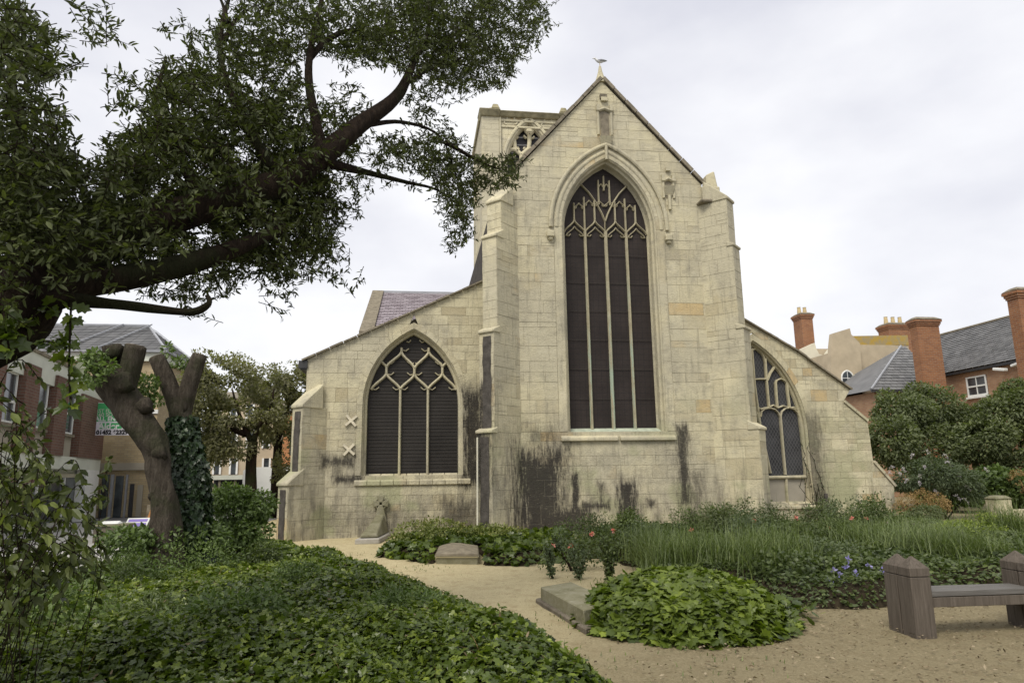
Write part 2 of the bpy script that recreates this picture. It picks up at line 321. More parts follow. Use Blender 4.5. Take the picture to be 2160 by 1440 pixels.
n = N('mossy_slab', .95, .15); k = n.noise(3, 7, .7); n.col(n.mix(n.rng(n.noise(28, 4, .7), .55, .75), n.ramp(k, [(.3, (.12, .115, .065)), (.5, (.19, .18, .115)), (.75, (.26, .245, .185))]), (.30, .28, .22))); n.bump(n.noise(22, 5, .7), .02, .6); M['slab'] = n.m
M['kerb'] = simple('dark_kerb_stone', (.15, .13, .10), .95, .35, 5, .1, .02)
# ============================================================ ground
GY = lambda x, y: 0.
NX = 90; gx = np.linspace(-90, 110, NX); gy = np.linspace(-30, 190, NX)
fast('ground', [(x, y, -.02) for y in gy for x in gx], np.array([[j*NX+i, j*NX+i+1, (j+1)*NX+i+1, (j+1)*NX+i] for j in range(NX-1) for i in range(NX-1)]), M['asphalt'])['kind'] = 'structure'
nx, ny = 150, 190; X_, Y2 = np.meshgrid(np.linspace(-5.4, 34, nx), np.linspace(1.5, 40, ny))
Z_ = .012+.012*vnoise(X_, Y2, s=1.6, seed=3)+.006*vnoise(X_, Y2, s=5, seed=4)
ids = np.arange(nx*ny).reshape(ny, nx)
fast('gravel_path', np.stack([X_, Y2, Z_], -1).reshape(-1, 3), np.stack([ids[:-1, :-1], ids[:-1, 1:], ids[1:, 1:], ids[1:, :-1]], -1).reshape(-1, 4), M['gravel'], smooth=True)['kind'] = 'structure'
# ============================================================ church stonework
church = thing('church', 'large pale limestone medieval church with a steep gable and one very tall dark window', 'church', (5.52, 18.8, 0))
class Frame:
    def __init__(s, O, U, Nn): s.O = np.array(O, float); s.U = np.array(U, float)/np.linalg.norm(U); s.N = np.array(Nn, float)/np.linalg.norm(Nn)
    def P(s, u, z, d=0): return s.O+s.U*u+np.array((0, 0, z))+s.N*d
PIECES = []          # (area, verts, faces, tone, part)
def clipx(poly, a, b):
    def half(P, f):
        out = []
        for i in range(len(P)):
            p, q = P[i], P[(i+1) % len(P)]; fp, fq = f(p), f(q)
            if fp >= 0: out.append(p)
            if fp*fq < 0: t = fp/(fp-fq); out.append((p[0]+(q[0]-p[0])*t, p[1]+(q[1]-p[1])*t))
        return out
    P = half(poly, lambda p: p[0]-a)
    return half(P, lambda p: b-p[0]) if P else P
def piece(fr, poly, part, gap=.0035, ch=.004, d0=0., tone=None, proud=None, back=-.05, wild=.007):
    us = [p[0] for p in poly]; zs = [p[1] for p in poly]; w, h = max(us)-min(us), max(zs)-min(zs)
    if w < .05 or h < .04 or len(poly) < 3: return
    cu, cz = sum(us)/len(us), sum(zs)/len(zs)
    def shr(g): 
        ku, kz = max(.2, 1-2*g/w), max(.2, 1-2*g/h); j = random.uniform
        return [(cu+(u-cu)*ku, cz+(z-cz)*kz) for u, z in poly]
    pr = random.uniform(0, wild) if proud is None else proud
    A = shr(gap); B = [(u+random.uniform(-.007, .007), z+random.uniform(-.006, .006)) for u, z in shr(gap+ch)]; n = len(poly)
    V = [fr.P(u, z, back) for u, z in A]+[fr.P(u, z, d0+pr-ch*.7) for u, z in A]+[fr.P(u, z, d0+pr+random.uniform(-.002, .002)) for u, z in B]
    F = [[i, (i+1) % n, n+(i+1) % n, n+i] for i in range(n)]+[[n+i, n+(i+1) % n, 2*n+(i+1) % n, 2*n+i] for i in range(n)]+[list(range(2*n, 3*n))]
    t = tone if tone is not None else (random.betavariate(2.2, 2.2)*.9 if random.random() > .05 else 1.)
    PIECES.append((w*h, V, F, t, part))
def courses(z0, z1, h0, h1, breaks=()):
    bs = sorted([b for b in breaks if z0 < b < z1]+[z0, z1]); out = []
    for a, b in zip(bs[:-1], bs[1:]):
        n = max(1, round((b-a)/random.uniform(h0, h1))); w = [random.uniform(.6, 1.45) for _ in range(n)]; s = sum(w); z = a
        for q in w: out.append((z, z+(b-a)*q/s)); z += (b-a)*q/s
    return out
def ashlar(fr, name, z0, z1, left, right, ops=(), h=(.24, .34), lw=(.35, .85), breaks=(), parent=None, part=None, tonef=None, gap=.004, wild=.006, back=-.007):
    """coursed stones on a face; returns the mortar backing part"""
    mb = MB(); stones = []; off = 0
    for a, b in courses(z0, z1, *h, breaks):
        iv = [(left(a), left(b), right(a), right(b))]
        for xl, xr, q0, q1 in ops:
            if b <= q0+1e-6 or a >= q1-1e-6: continue
            ca, cb = min(max(a, q0), q1), min(max(b, q0), q1)
            l0, l1, r0, r1_ = iv.pop(); iv += [(l0, l1, xl(ca), xl(cb)), (xr(ca), xr(cb), r0, r1_)]
        for l0, l1, r0, r1_ in iv:
            poly = [(l0, a), (r0, a), (r1_, b), (l1, b)]
            if r1_-l1 < .02: poly = [(l0, a), (r0, a), ((l1+r1_)/2, b)]
            if max(r0, r1_)-min(l0, l1) < .04: continue
            mb.add([fr.P(u, z, back) for u, z in poly], [list(range(len(poly)))])
            x = min(l0, l1)-random.uniform(0, lw[0]*.8); xe = max(r0, r1_)
            while x < xe:
                w = random.uniform(*lw)*(1. if b-a > .22 else .8); x2 = x+w
                if xe-x2 < lw[0]*.45: x2 = xe+.01
                pl = clipx(poly, x, x2)
                if len(pl) > 2: stones.append((pl, x, a))
                x = x2
    pt = part or mb.build(name, M['mortar'], parent or church)
    if part: stuffback.append(mb)
    st2 = []
    for pl, x, a in stones:
        zs_ = [q_[1] for q_ in pl]; h_ = max(zs_)-min(zs_)
        if h_ > .27 and random.random() < .16 and len(pl) == 4:
            zc_ = min(zs_)+h_*random.choice((.35, .5, .62)); sw = lambda P: [(v, u) for u, v in P]; st2 += [(sw(clipx(sw(pl), min(zs_)-1, zc_)), x, a), (sw(clipx(sw(pl), zc_, max(zs_)+1)), x, a)]
        else: st2.append((pl, x, a))
    stones = st2
    for pl, x, a in stones: piece(fr, pl, pt, gap=gap, wild=wild, tone=tonef(x, a) if tonef else None)
    return pt
stuffback = []
def arcL(xc, w, zs, za):
    h_ = za-zs; R_ = (w*w+h_*h_)/(2*w)
    f = lambda z: xc-w if z <= zs else (xc-w+R_)-math.sqrt(max(R_*R_-(z-zs)**2, 0)) if z < za else xc
    return f, (lambda z: 2*xc-f(z)), R_
def arch(xc, w, zs, za, z0, n=14):
    f, g, R_ = arcL(xc, w, zs, za); th = math.asin(min(1, (za-zs)/R_)); c = xc-w+R_
    Lp = [(xc-w, z0+(zs-z0)*k/6) for k in range(6)]+[(c-R_*math.cos(th*k/n), zs+R_*math.sin(th*k/n)) for k in range(n+1)]
    Lp[-1] = (xc, za); return Lp+[(2*xc-x, z) for x, z in Lp[-2::-1]]
FC = Frame((0, 18.8, 0), (1, 0, 0), (0, -1, 0)); YA = 19.55; FA = Frame((0, YA, 0), (1, 0, 0), (0, -1, 0))
def ring(fr, part, xc, w, zs, za, z0, rw, proud=.012, step=2, depth=-.05):
    a, b = arch(xc, w, zs, za, z0), arch(xc, w+rw, zs, za+rw*1.12, z0)
    for i in range(0, len(a)-1, step):
        j = min(i+step, len(a)-1)
        poly = [a[i]]+([a[i+1]] if j > i+1 else [])+[a[j], b[j]]+([b[i+1]] if j > i+1 else [])+[b[i]]
        piece(fr, poly, part, gap=.003, ch=.005, proud=proud)
def window(fr, xc, w, zs, za, z0, insets, glassmat, gd, parent=church):
    """moulded jamb (the part 'window') with the pane behind it"""
    rows = [(0, .0)]+insets; P = [arch(xc, w-i, zs, za-i*1.12, z0, 18) for i, d in rows]; V = []; F = []; m = len(P[0])
    for (i, d), p in zip(rows, P): V += [fr.P(u, z, d) for u, z in p]
    for r_ in range(len(rows)-1):
        for k in range(m-1): F.append([r_*m+k, r_*m+k+1, (r_+1)*m+k+1, (r_+1)*m+k])
    wn = fast('window', V, F, M['trim'], parent, [.4]*len(V))
    fast('pane', [fr.P(u, z, gd) for u, z in arch(xc, w-insets[-1][0]*.7, zs, za-insets[-1][0]*.8, z0, 18)], [list(range(m))], glassmat, wn)
    return wn
def ogee(a, b, n=10, k=.72):
    out = []
    for i in range(n+1):
        t = i/n; s_ = t*t*(3-2*t); out.append((a[0]+(b[0]-a[0])*(s_*k+t*(1-k)), a[1]+(b[1]-a[1])*t))
    return out
# ---- chancel east wall with its gable
gl = lambda z: 2.62 if z < 10.45 else 2.95+(z-10.45)*(5.5-2.95)/(13.32-10.45)
gr = lambda z: 8.5 if z < 10.1 else 8.5-(z-10.1)*(8.5-5.54)/(13.32-10.1)
XC, WW, ZS, ZA, Z0 = 5.57, 1.42, 8.62, 10.84, 2.72
of, og, _R = arcL(XC, WW+.24, ZS, ZA+.27)
nf = (lambda z: 5.43, lambda z: 5.78, 11.35, 12.35)
cw = ashlar(FC, 'chancel_wall', 0., 13.3, gl, gr, [(of, og, Z0, ZA+.27), ], h=(.27, .50), lw=(.38, 1.3), breaks=[Z0, 10.1, 10.45, ZA+.27])
ring(FC, cw, XC, WW, ZS, ZA, Z0, .24)
win = window(FC, XC, WW, ZS, ZA, Z0, [(.04, -.03), (.06, -.12), (.11, -.16), (.12, -.34), (.16, -.42)], M['darkglass'], -.44)
def sweepobj(fr, name, paths, w, d, dep, mat, parent, tone=.5):
    if w < .04 or name == 'cusping':
        mb = MB()
        for p in paths: mb.sweep([fr.P(u, z, dep) for u, z in p], w, d, fr.N, tone)
        o_ = mb.build('cusping', mat, parent); o_['kind'] = 'stuff'; return o_
    for p in paths: o_ = MB().sweep([fr.P(u, z, dep) for u, z in p], w, d, fr.N, tone).build(name, mat, parent)
    return o_
hood = arch(XC, WW+.33, 9.0-.35, ZA+.40, 8.35)
sweepobj(FC, 'hood_mould', [hood[5:-5]], .11, .05, .07, M['trim'], church)
sweepobj(FC, 'hood_mould', [[(x, z) for x, z in arch(XC, WW+.16, ZS, ZA+.2, ZS)[6:-6]]], .10, .03, .03, M['trim'], church)
for sx in (-1, 1):
    mb = MB(); mb.obox(FC.P(XC+sx*(WW+.35), 8.36, .08), (1, 0, 0), (0, 1, 0), (0, 0, 1), .11, .08, .10); mb.obox(FC.P(XC+sx*(WW+.35), 8.24, .06), (1, 0, 0), (0, 1, 0), (0, 0, 1), .07, .06, .06)
    mb.build('label_stop', M['trim'], church, bevel=.03)
FM = Frame((0, 19.2, 0), (1, 0, 0), (0, -1, 0))
q = lambda px, py: tuple(onY(px, py, 19.14)[[0, 2]])
jl, jr = XC-WW+.16, XC+WW-.16; mz = 8.62; xs = [jl+(jr-jl)*k/4 for k in range(5)]
for k in (1, 2, 3): sweepobj(FM, 'mullion', [[(xs[k], Z0+.05+(mz-Z0)*i/8) for i in range(9)]], .10 if k == 2 else .085, .12, .02, M['mullion'], win)
tp = []; f_in, g_in, _ = arcL(XC, WW-.14, ZS, ZA-.16)
for k in range(4):
    xm = (xs[k]+xs[k+1])/2; a_z = mz+.38
    tp += [ogee((xs[k], mz-.02), (xm, a_z), 12, .9), ogee((xs[k+1], mz-.02), (xm, a_z), 12, .9)]
    top = min(9.95, ZA-.25)
    zz = a_z
    while zz < 10.4 and f_in(zz+.1) < xm < g_in(zz+.1): zz += .05
    zt = {0: min(zz, 9.52), 1: 9.62, 2: 9.62, 3: min(zz, 9.52)}[k]
    tp.append([(xm, a_z), (xm, (a_z+zt)/2), (xm, zt)])
for k, zt in ((1, 9.72), (3, 9.72)): tp.append([(xs[k], mz), (xs[k], 9.2), (xs[k], zt)])
for s_ in (-1, 1):      # the great Y above the middle mullion
    c = xs[2]; tp.append([(c, mz), (c, mz+.35), (c+s_*.08, 9.2), (c+s_*.25, 9.55), (c+s_*.47, 9.88), (c+s_*.70, 10.12)])
tp.append([(xs[2]-.17, 9.5), (xs[2]-.17, 9.9), (xs[2]-.17, 10.28)]); tp.append([(xs[2]+.17, 9.5), (xs[2]+.17, 9.9), (xs[2]+.17, 10.28)]); tp.append([(xs[2], 9.95), (xs[2], 10.2), (xs[2], 10.42)])
sweepobj(FM, 'tracery', tp, .052, .10, .01, M['mullion'], win)
tp = []                 # cusped heads of the small lights
def cusp(x0, x1, z): m = (x0+x1)/2; tp.extend([ogee((x0, z), (m, z+(x1-x0)*.55), 5), ogee((x1, z), (m, z+(x1-x0)*.55), 5), [(x0, z), (x0+(x1-x0)*.18, z+.0), (x0+(x1-x0)*.26, z+.05)], [(x1, z), (x1-(x1-x0)*.18, z), (x1-(x1-x0)*.26, z+.05)]])
for k in range(4):
    xm = (xs[k]+xs[k+1])/2
    for a_, b_ in ((xs[k], xm), (xm, xs[k+1])):
        if f_in(9.6) < (a_+b_)/2 < g_in(9.6) : cusp(a_, b_, 9.36 if k in (0, 3) else 9.46)
    cusp(xs[k]+.05, xs[k+1]-.05, mz-.12)
cusp(xs[2]-.17, xs[2], 10.08); cusp(xs[2], xs[2]+.17, 10.08)
sweepobj(FM, 'tracery', tp, .035, .07, .0, M['mullion'], win)
def guardbars(parent, f, g_, z0, z1, step, y, t=.006, name='guard_bars'):
    m_ = MB(); z = z0+step
    while z < z1-.1:
        x0_, x1_ = f(z)+.12, g_(z)-.12
        if x1_-x0_ > .1: m_.box(x0_, x1_, y-t*2, y, z-t, z+t)
        z += step
    m_.build(name, M['guard'], parent)['kind'] = 'stuff'
guardbars(win, *arcL(XC, WW-.06, ZS, ZA-.1)[:2], Z0+.1, ZA-.2, .85, 19.215, .005)
mb = MB(); mb.hexa([(jl-.1, 18.9, Z0-.1), (jr+.1, 18.9, Z0-.1), (jr+.1, 19.3, Z0-.1), (jl-.1, 19.3, Z0-.1)], [(jl-.1, 18.9, Z0-.02), (jr+.1, 18.9, Z0-.02), (jr+.1, 19.3, Z0+.14), (jl-.1, 19.3, Z0+.14)])
mb.build('glazing_sill', simple('green_stained_sill', (.36, .40, .31), .9, .3, 5), win)
mb = MB()
for k in range(2):
    a_ = XC-1.62+k*1.66; mb.hexa([(a_, 18.70, Z0-.26), (a_+1.6, 18.70, Z0-.26), (a_+1.6, 19.2, Z0-.26), (a_, 19.2, Z0-.26)], [(a_, 18.70, Z0-.16), (a_+1.6, 18.70, Z0-.16), (a_+1.6, 18.98, Z0-.01), (a_, 18.98, Z0-.01)], .8-k*.6)
mb.build('sill', M['trim'], win, bevel=.02)
# gable niche, its statue corbel and the small side niche
def niche(fr, x0, x1, z0, z1, zc):
    mb = MB(); P = fr.P; w = x1-x0
    for xa in (x0-.07, x1+.07):
        mb.sweep([P(xa, z0, .045), P(xa, z1, .045)], .075, .06, fr.N); mb.obox(P(xa, z1+.1, .05), (1, 0, 0), (0, 1, 0), (0, 0, 1), .05, .05, .10)
    mb.sweep([P(x0-.11, z1, .06), P((x0+x1)/2, z1+.08, .07), P(x1+.11, z1, .06)], .10, .09, fr.N)
    mb.obox(P((x0+x1)/2, z1+.38, .06), (1, 0, 0), (0, 1, 0), (0, 0, 1), w*.36, .04, .06)
    mb.hexa([P(x0-.02, zc-.05, .03), P(x1+.02, zc-.05, .03), P(x1+.02, zc-.05, .0), P(x0-.02, zc-.05, .0)], [P(x0-.06, zc+.22, .16), P(x1+.06, zc+.22, .16), P(x1+.06, zc+.22, .0), P(x0-.06, zc+.22, .0)])
    mb.tube([P((x0+x1)/2, zc-.5, .05), P((x0+x1)/2, zc-.05, .06)], .05, 6)
    o_ = mb.build('niche', M['trim'], church)
    m2 = MB(); m2.hexa([P(x0, z0, .014), P(x1, z0, .014), P(x1, z0, -.01), P(x0, z0, -.01)], [P(x0, z1, .014), P(x1, z1, .014), P(x1, z1, -.01), P(x0, z1, -.01)]); m2.build('niche_recess', M['coping'], o_)  # raised plate, its darker colour standing for shade in the recess
niche(FC, 5.43, 5.70, 11.55, 12.32, 11.25)
a_ = onY(1405, 390, 18.8); niche(FC, a_[0]-.03, a_[0]+.15, 9.62, 10.15, 9.75)
mb = MB(); mb.box(5.44, 5.66, 18.72, 18.82, 12.72, 12.86); mb.build('gable_block', M['coping'], church)
# gable coping stones, finial
def coping(fr, p0, p1, n, w, d0, d1, name, mat, parent=church):
    p0, p1 = np.array(p0), np.array(p1); t = (p1-p0)/np.linalg.norm(p1-p0); nn = np.array((-t[1], t[0])); nn = nn if nn[1] > 0 else -nn
    for i in range(n):
        a, b = p0+(p1-p0)*(i+.02)/n, p0+(p1-p0)*(i+.98)/n; j = random.uniform(-.008, .008); mb = MB()
        q = [a-nn*w*.3, b-nn*w*.3, b+nn*(w*.45+j), a+nn*(w*.45+j)]; q2 = [a, b, b+nn*(w*.7+j), a+nn*(w*.7+j)]
        mb.hexa([fr.P(*k, d0) for k in q], [fr.P(*k, -.10) for k in q2], .5); mb.hexa([fr.P(*k, -.10) for k in q2], [fr.P(*k, -d1) for k in q2], .5)
        mb.build(name, mat, parent)
coping(FC, (2.82, 10.40), (5.52, 13.42), 9, .13, .09, .4, 'coping_stone', M['coping'])
coping(FC, (8.55, 10.14), (5.56, 13.42), 9, .13, .09, .4, 'coping_stone', M['coping'])
mb = MB(); mb.tube([FC.P(5.53, z, -.12) for z in (13.3, 13.45, 13.6, 13.75, 13.9)], [.22, .15, .10, .06, .035], 6); mb.build('finial', M['trim'], church)
# ---- diagonal buttresses
def dirt(lo, hi): return None
def buttress(C, dv, hw, stages, shoulder=.45, base=.12, endmat=None):
    C = np.array((*C, 0.)); d = np.array((*dv, 0.)); d /= np.linalg.norm(d); s = np.array((-d[1], d[0], 0)); z = -.05
    root = None; mb = MB()
    for i, (zt, Lg, dark) in enumerate(stages):
        nl = stages[i+1][1] if i+1 < len(stages) else 0.05; sh = shoulder if i+1 < len(stages) else shoulder*.8
        e = C+d*(Lg-.02)
        q = lambda P_, z_: (P_[0], P_[1], z_)
        b4 = [C-d*.5-s*(hw-.02), e-s*(hw-.02), e+s*(hw-.02), C-d*.5+s*(hw-.02)]
        mb.hexa([q(p, z) for p in b4], [q(p, zt) for p in b4]); z = zt
    root = mb.build('buttress', M['mortar'], church); z = 0
    for i, (zt, Lg, dark) in enumerate(stages):
        nl = stages[i+1][1] if i+1 < len(stages) else 0.05; sh = max(.12, (Lg-nl)*1.25)
        ze = zt; e = C+d*Lg
        for fr, u0, u1 in ((Frame(C-s*hw, d, -s), -.45, Lg), (Frame(C+s*hw, d, s), -.45, Lg)):
            ashlar(fr, '', z, zt, lambda _z: u0, lambda _z: u1, h=(.30, .48), lw=(.45, 1.0), part=root)
        fe = Frame(e, s, d)
        if dark:
            ashlar(fe, '', z, zt, lambda _z: -hw, lambda _z: hw, h=(.35, .6), lw=(.5, .8), part=root)
            w0 = hw*.62; jit = [(random.uniform(-.02, .02)) for _ in range(12)]; m2 = MB(); z0_, z1_ = z+.02, zt-.12
            for k in range(11):
                za, zb = z0_+(z1_-z0_)*k/11, z0_+(z1_-z0_)*(k+1)/11
                m2.add([fe.P(-w0+jit[k]+.03, za, .016), fe.P(w0+jit[k+1], za, .016), fe.P(w0+jit[(k+2) % 12], zb, .016), fe.P(-w0+jit[k+1]+.03, zb, .016)], [[0, 1, 2, 3]])
            m2.build('black_crust', M['darkstone'], root)
        else: ashlar(fe, '', z, zt, lambda _z: -hw, lambda _z: hw, h=(.3, .5), lw=(.5, .8), part=root)
        # weathered set-off: drip slab below, sloping slabs above
        m2 = MB(); oh = .05; q = lambda P_, z_: np.array((P_[0], P_[1], z_))
        a0, a1 = e+d*oh-s*(hw+oh*.6), e+d*oh+s*(hw+oh*.6); bk0, bk1 = C+d*(nl-.1)-s*(hw+oh*.6), C+d*(nl-.1)+s*(hw+oh*.6)
        m2.hexa([q(a0, zt-.03), q(a1, zt-.03), q(bk1, zt-.03), q(bk0, zt-.03)], [q(a0, zt+.05), q(a1, zt+.05), q(bk1, zt+sh), q(bk0, zt+sh)], .75 if i else .9)
        m2.build('weathering', M['trim'], root, bevel=.02); z = zt
    return root
buttress((2.50, 18.8), (-1, -1), .25, [(2.68, 1.02, 1), (5.35, .90, 1), (8.05, .74, 0), (9.15, .52, 0)])
buttress((8.72, 18.8), (1, -1), .27, [(2.72, 1.0, 0), (5.55, .80, 0), (8.0, .68, 0), (9.45, .60, 0)])
mb = MB(); mb.box(8.45, 9.0, 18.62, 19.3, 9.5, 10.0); mb.build('parapet_block', M['trim'], church, bevel=.03)
mb = MB(); mb.hexa([(8.62, 18.7, 10.), (8.98, 18.7, 10.), (8.98, 19.1, 10.), (8.62, 19.1, 10.)], [(8.66, 18.75, 10.42), (8.92, 18.75, 10.55), (8.92, 19.05, 10.55), (8.66, 19.05, 10.42)]); mb.build('pinnacle_stump', M['trim'], church, bevel=.03)
mb = MB(); mb.box(8.3, 9.12, 18.45, 19.0, 9.42, 9.52); mb.build('string_course', M['coping'], church, bevel=.03)
# ---- north aisle wall and window
p = lambda px, py, Y=YA: tuple(onY(px, py, Y)[[0, 2]])
A0, A1 = p(648, 757), p(1027, 590); sl = (A1[1]-A0[1])/(A1[0]-A0[0])
XN, WN, ZSN, ZAN, Z0N = -.06, 1.38, 3.55, 5.70, 1.62
nf_, ng_, _ = arcL(XN, WN+.16, ZSN, ZAN+.18)
al = lambda z: A0[0] if z < A0[1] else A0[0]+(z-A0[1])/sl
aw = ashlar(FA, 'aisle_wall', 0, A1[1]+.15, al, lambda z: 2.35, [(nf_, ng_, Z0N, ZAN+.18)], h=(.20, .33), lw=(.30, .75), breaks=[Z0N, A0[1]])
ring(FA, aw, XN, WN, ZSN, ZAN, Z0N, .16, proud=.02)
win2 = window(FA, XN, WN, ZSN, ZAN, Z0N, [(.04, -.06), (.05, -.12), (.11, -.17), (.12, -.28)], M['aisleglass'], -.30)
FN = Frame((0, YA+.25, 0), (1, 0, 0), (0, -1, 0)); g = lambda cx, cy: p(560+cx/2.482, 580+cy/2.482, YA+.25)
m1, m2x = g(700, 1040)[0], g(848, 1040)[0]; zsp = g(700, 600)[1]; lj, rj = g(553, 600)[0], g(998, 600)[0]; a1, a2, a3 = g(633, 515), g(780, 520), g(927, 515)
for x in (m1, m2x): sweepobj(FN, 'mullion', [[(x, Z0N), (x, 2.6), (x, zsp+.02)]], .075, .10, .02, M['trim'], win2)
guardbars(win2, *arcL(XN, WN-.03, ZSN, ZAN-.05)[:2], Z0N+.02, ZAN-.1, .098, YA+.29, .0042)
b1, b2, b3 = (a1[0], a1[1]+.18), (a2[0], a2[1]+.16), (a3[0], a3[1]+.18); c1, c2 = g(712, 402), g(855, 402); t1 = g(785, 318)
tp = [ogee((lj, zsp), a1), ogee((m1, zsp), a1), ogee((m1, zsp), a2), ogee((m2x, zsp), a2), ogee((m2x, zsp), a3), ogee((rj, zsp), a3), [a1, b1], [a2, b2], [a3, b3],
      ogee(b1, c1), ogee(b2, c1), ogee(b2, c2), ogee(b3, c2), ogee((b1[0], b1[1]), g(607, 450)), ogee(b3, g(953, 450)), [c1, (c1[0], c1[1]+.12)], [c2, (c2[0], c2[1]+.12)]]
sweepobj(FN, 'tracery', tp, .075, .10, .02, M['trim'], win2)
tp = []
def cusps(a, b, z, k=.3):
    w = b-a; tp.extend([[(a+.02, z), (a+w*.16, z-.02), (a+w*.27, z+.05)], [(b-.02, z), (b-w*.16, z-.02), (b-w*.27, z+.05)]])
for a_, b_ in ((lj, m1), (m1, m2x), (m2x, rj)): cusps(a_, b_, zsp+.02)
for a_, b_ in ((a1[0], a2[0]), (a2[0], a3[0])): cusps(a_, b_, a1[1]-.02); cusps(a_, b_, b1[1]+.12)
cusps(c1[0], c2[0], c1[1]+.05); cusps(c1[0]+.12, c2[0]-.12, c1[1]+.3)
sweepobj(FN, 'tracery', tp, .03, .06, .0, M['trim'], win2)
mb = MB()
for k in range(9):
    a_ = XN-1.55+k*.35; mb.hexa([(a_, YA-.06, Z0N-.26), (a_+.34, YA-.06, Z0N-.26), (a_+.34, YA+.3, Z0N-.26), (a_, YA+.3, Z0N-.26)], [(a_, YA-.06, Z0N-.14), (a_+.34, YA-.06, Z0N-.14), (a_+.34, YA+.32, Z0N+.06), (a_, YA+.32, Z0N+.06)], random.random())
mb.build('sill', M['trim'], win2, bevel=.012)
coping(FA, (A0[0]-.14, A0[1]-.05), (A1[0]+.02, A1[1]+.02), 14, .06, .10, .5, 'coping_stone', M['coping'])
mb = MB(); mb.box(A0[0]-.16, A0[0]+.0, YA-.02, YA+4, A0[1]-.30, A0[1]-.10); mb.box(A0[0]-.22, A0[0]+.02, YA-.05, YA+.15, A0[1]-.26, A0[1]-.05); mb.build('gutter', M['dkgutter'], church)
buttress((A0[0]+.28, YA), (-1, -1), .22, [(1.42, .92, 1), (3.45, .58, 1)], base=.1)
for i, (px, py) in enumerate(((741, 887), (736, 948))):
    mb = MB(); c_ = FA.P(*p(px, py), .04)
    for an in (40, -50): t_ = math.radians(an+i*8); mb.obox(c_-np.array((0, .004*(an > 0), 0)), (math.cos(t_), 0, math.sin(t_)), (0, 1, 0), (-math.sin(t_), 0, math.cos(t_)), .20, .025, .033)
    mb.build('wall_anchor', simple('pale_anchor_paint', (.55, .50, .38), .7), church)
mb = MB(); mb.tube([FA.P(2.02+.0, 0, .9), FA.P(2.0, 2.3, .88)], .02, 6); 
mb = MB(); mb.tube([(onY(1007, 1135, 18.05)[0], 18.05, 0), (onY(1007, 945, 18.05)[0], 18.05, 2.55)], .022, 6); mb.build('conductor_pipe', M['cream'], church)
# ---- south aisle wall and window
B = [p(*k) for k in ((1558, 668), (1680, 740), (1793, 822), (1779, 846), (1830, 888), (1842, 973), (1886, 1024), (1889, 1100))]
kx = [b[0] for b in B[::-1]]; kz = [b[1] for b in B[::-1]]; kz[0] = 0.
sr = lambda z: float(np.interp(z, kz, kx))
XS, WS, ZSS, ZAS, Z0S = 10.12, 1.52, 2.75, 5.48, .62
sf, sg, _ = arcL(XS, WS+.18, ZSS, ZAS+.2)
sw = ashlar(FA, 'aisle_wall', 0, B[0][1]+.1, lambda z: 8.6, sr, [(sf, sg, Z0S, ZAS+.2)], h=(.20, .30), lw=(.28, .66), breaks=[Z0S]+kz[1:])
ring(FA, sw, XS, WS, ZSS, ZAS, Z0S, .18, proud=.02)
win3 = window(FA, XS, WS, ZSS, ZAS, Z0S, [(.05, -.05), (.06, -.12), (.10, -.16), (.12, -.22)], M['leaded'], -.24)
FS = Frame((0, YA+.18, 0), (1, 0, 0), (0, -1, 0)); g = lambda cx, cy: p(1560+cx/3.275, 680+cy/3.275, YA+.18)
mu = g(318, 1000)[0]; lft = g(215, 1000)[0]; rgt = g(462, 1000)[0]; ztr = g(300, 1068)[1]; zhd = g(215, 595)[1]; zsp = g(200, 660)[1]
L0 = 2*lft-mu; sw_ = (rgt-lft)/2
for P_ in (((85, 180), (95, 300), (105, 430), (128, 600), (152, 760)), ((178, 250), (186, 380), (205, 585)), ((325, 400), (334, 490), (347, 590)), ((250, 410), (255, 500), (263, 590)), ((283, 640), (300, 850), (318, 1050)), ((322, 1080), (326, 1160), (334, 1250)), ((118, 620), (150, 740), (215, 1040)), ((415, 650), (440, 850), (458, 1060)), ((460, 1070), (468, 1160), (478, 1250))):
    sweepobj(FS, 'mullion', [[g(*k_) for k_ in P_]], .065, .09, .02, M['trim'], win3)
sweepobj(FS, 'transom', [[(8.7, ztr), (10.2, ztr), (rgt, ztr)]], .10, .09, .03, M['trim'], win3)
tp = [[g(*k_) for k_ in P_] for P_ in (((148, 650), (152, 615), (175, 596), (210, 590), (245, 600), (268, 622), (283, 655)), ((283, 655), (292, 615), (315, 595), (345, 588), (378, 598), (402, 625), (415, 655)),
      ((186, 400), (205, 360), (240, 305)), ((250, 430), (256, 400), (285, 388), (318, 405)), ((88, 190), (115, 180), (145, 200), (168, 240), (180, 290)), ((102, 392), (135, 390), (184, 390)), ((195, 400), (215, 350), (245, 310), (280, 345), (322, 400)),
      ((128, 585), (150, 600), (165, 592), (205, 585)), ((205, 585), (235, 570), (263, 590)), ((263, 590), (300, 575), (347, 590)), ((347, 590), (375, 585), (392, 600)))]
sweepobj(FS, 'tracery', tp, .05, .08, .01, M['trim'], win3)
mb = MB(); mb.box(8.8, rgt-.03, YA+.22, YA+.27, Z0S, ztr-.04); mb.build('boarding', simple('grey_brown_boarding', (.30, .275, .22), .8, .1, 2), win3)
mb = MB()
for k in range(2): a_ = 9.95+k*.95; mb.hexa([(a_, YA-.05, Z0S-.14), (a_+.92, YA-.05, Z0S-.14), (a_+.92, YA+.24, Z0S-.14), (a_, YA+.24, Z0S-.14)], [(a_, YA-.05, Z0S-.05), (a_+.92, YA-.05, Z0S-.05), (a_+.92, YA+.24, Z0S+.08), (a_, YA+.24, Z0S+.08)], .7)
mb.build('sill', M['trim'], win3, bevel=.015)
for a_, b_, n_ in ((B[0], B[1], 6), (B[1], (B[2][0]+.03, B[2][1]), 6)): coping(FA, a_, b_, n_, .06, .10, .5, 'coping_stone', M['coping'])
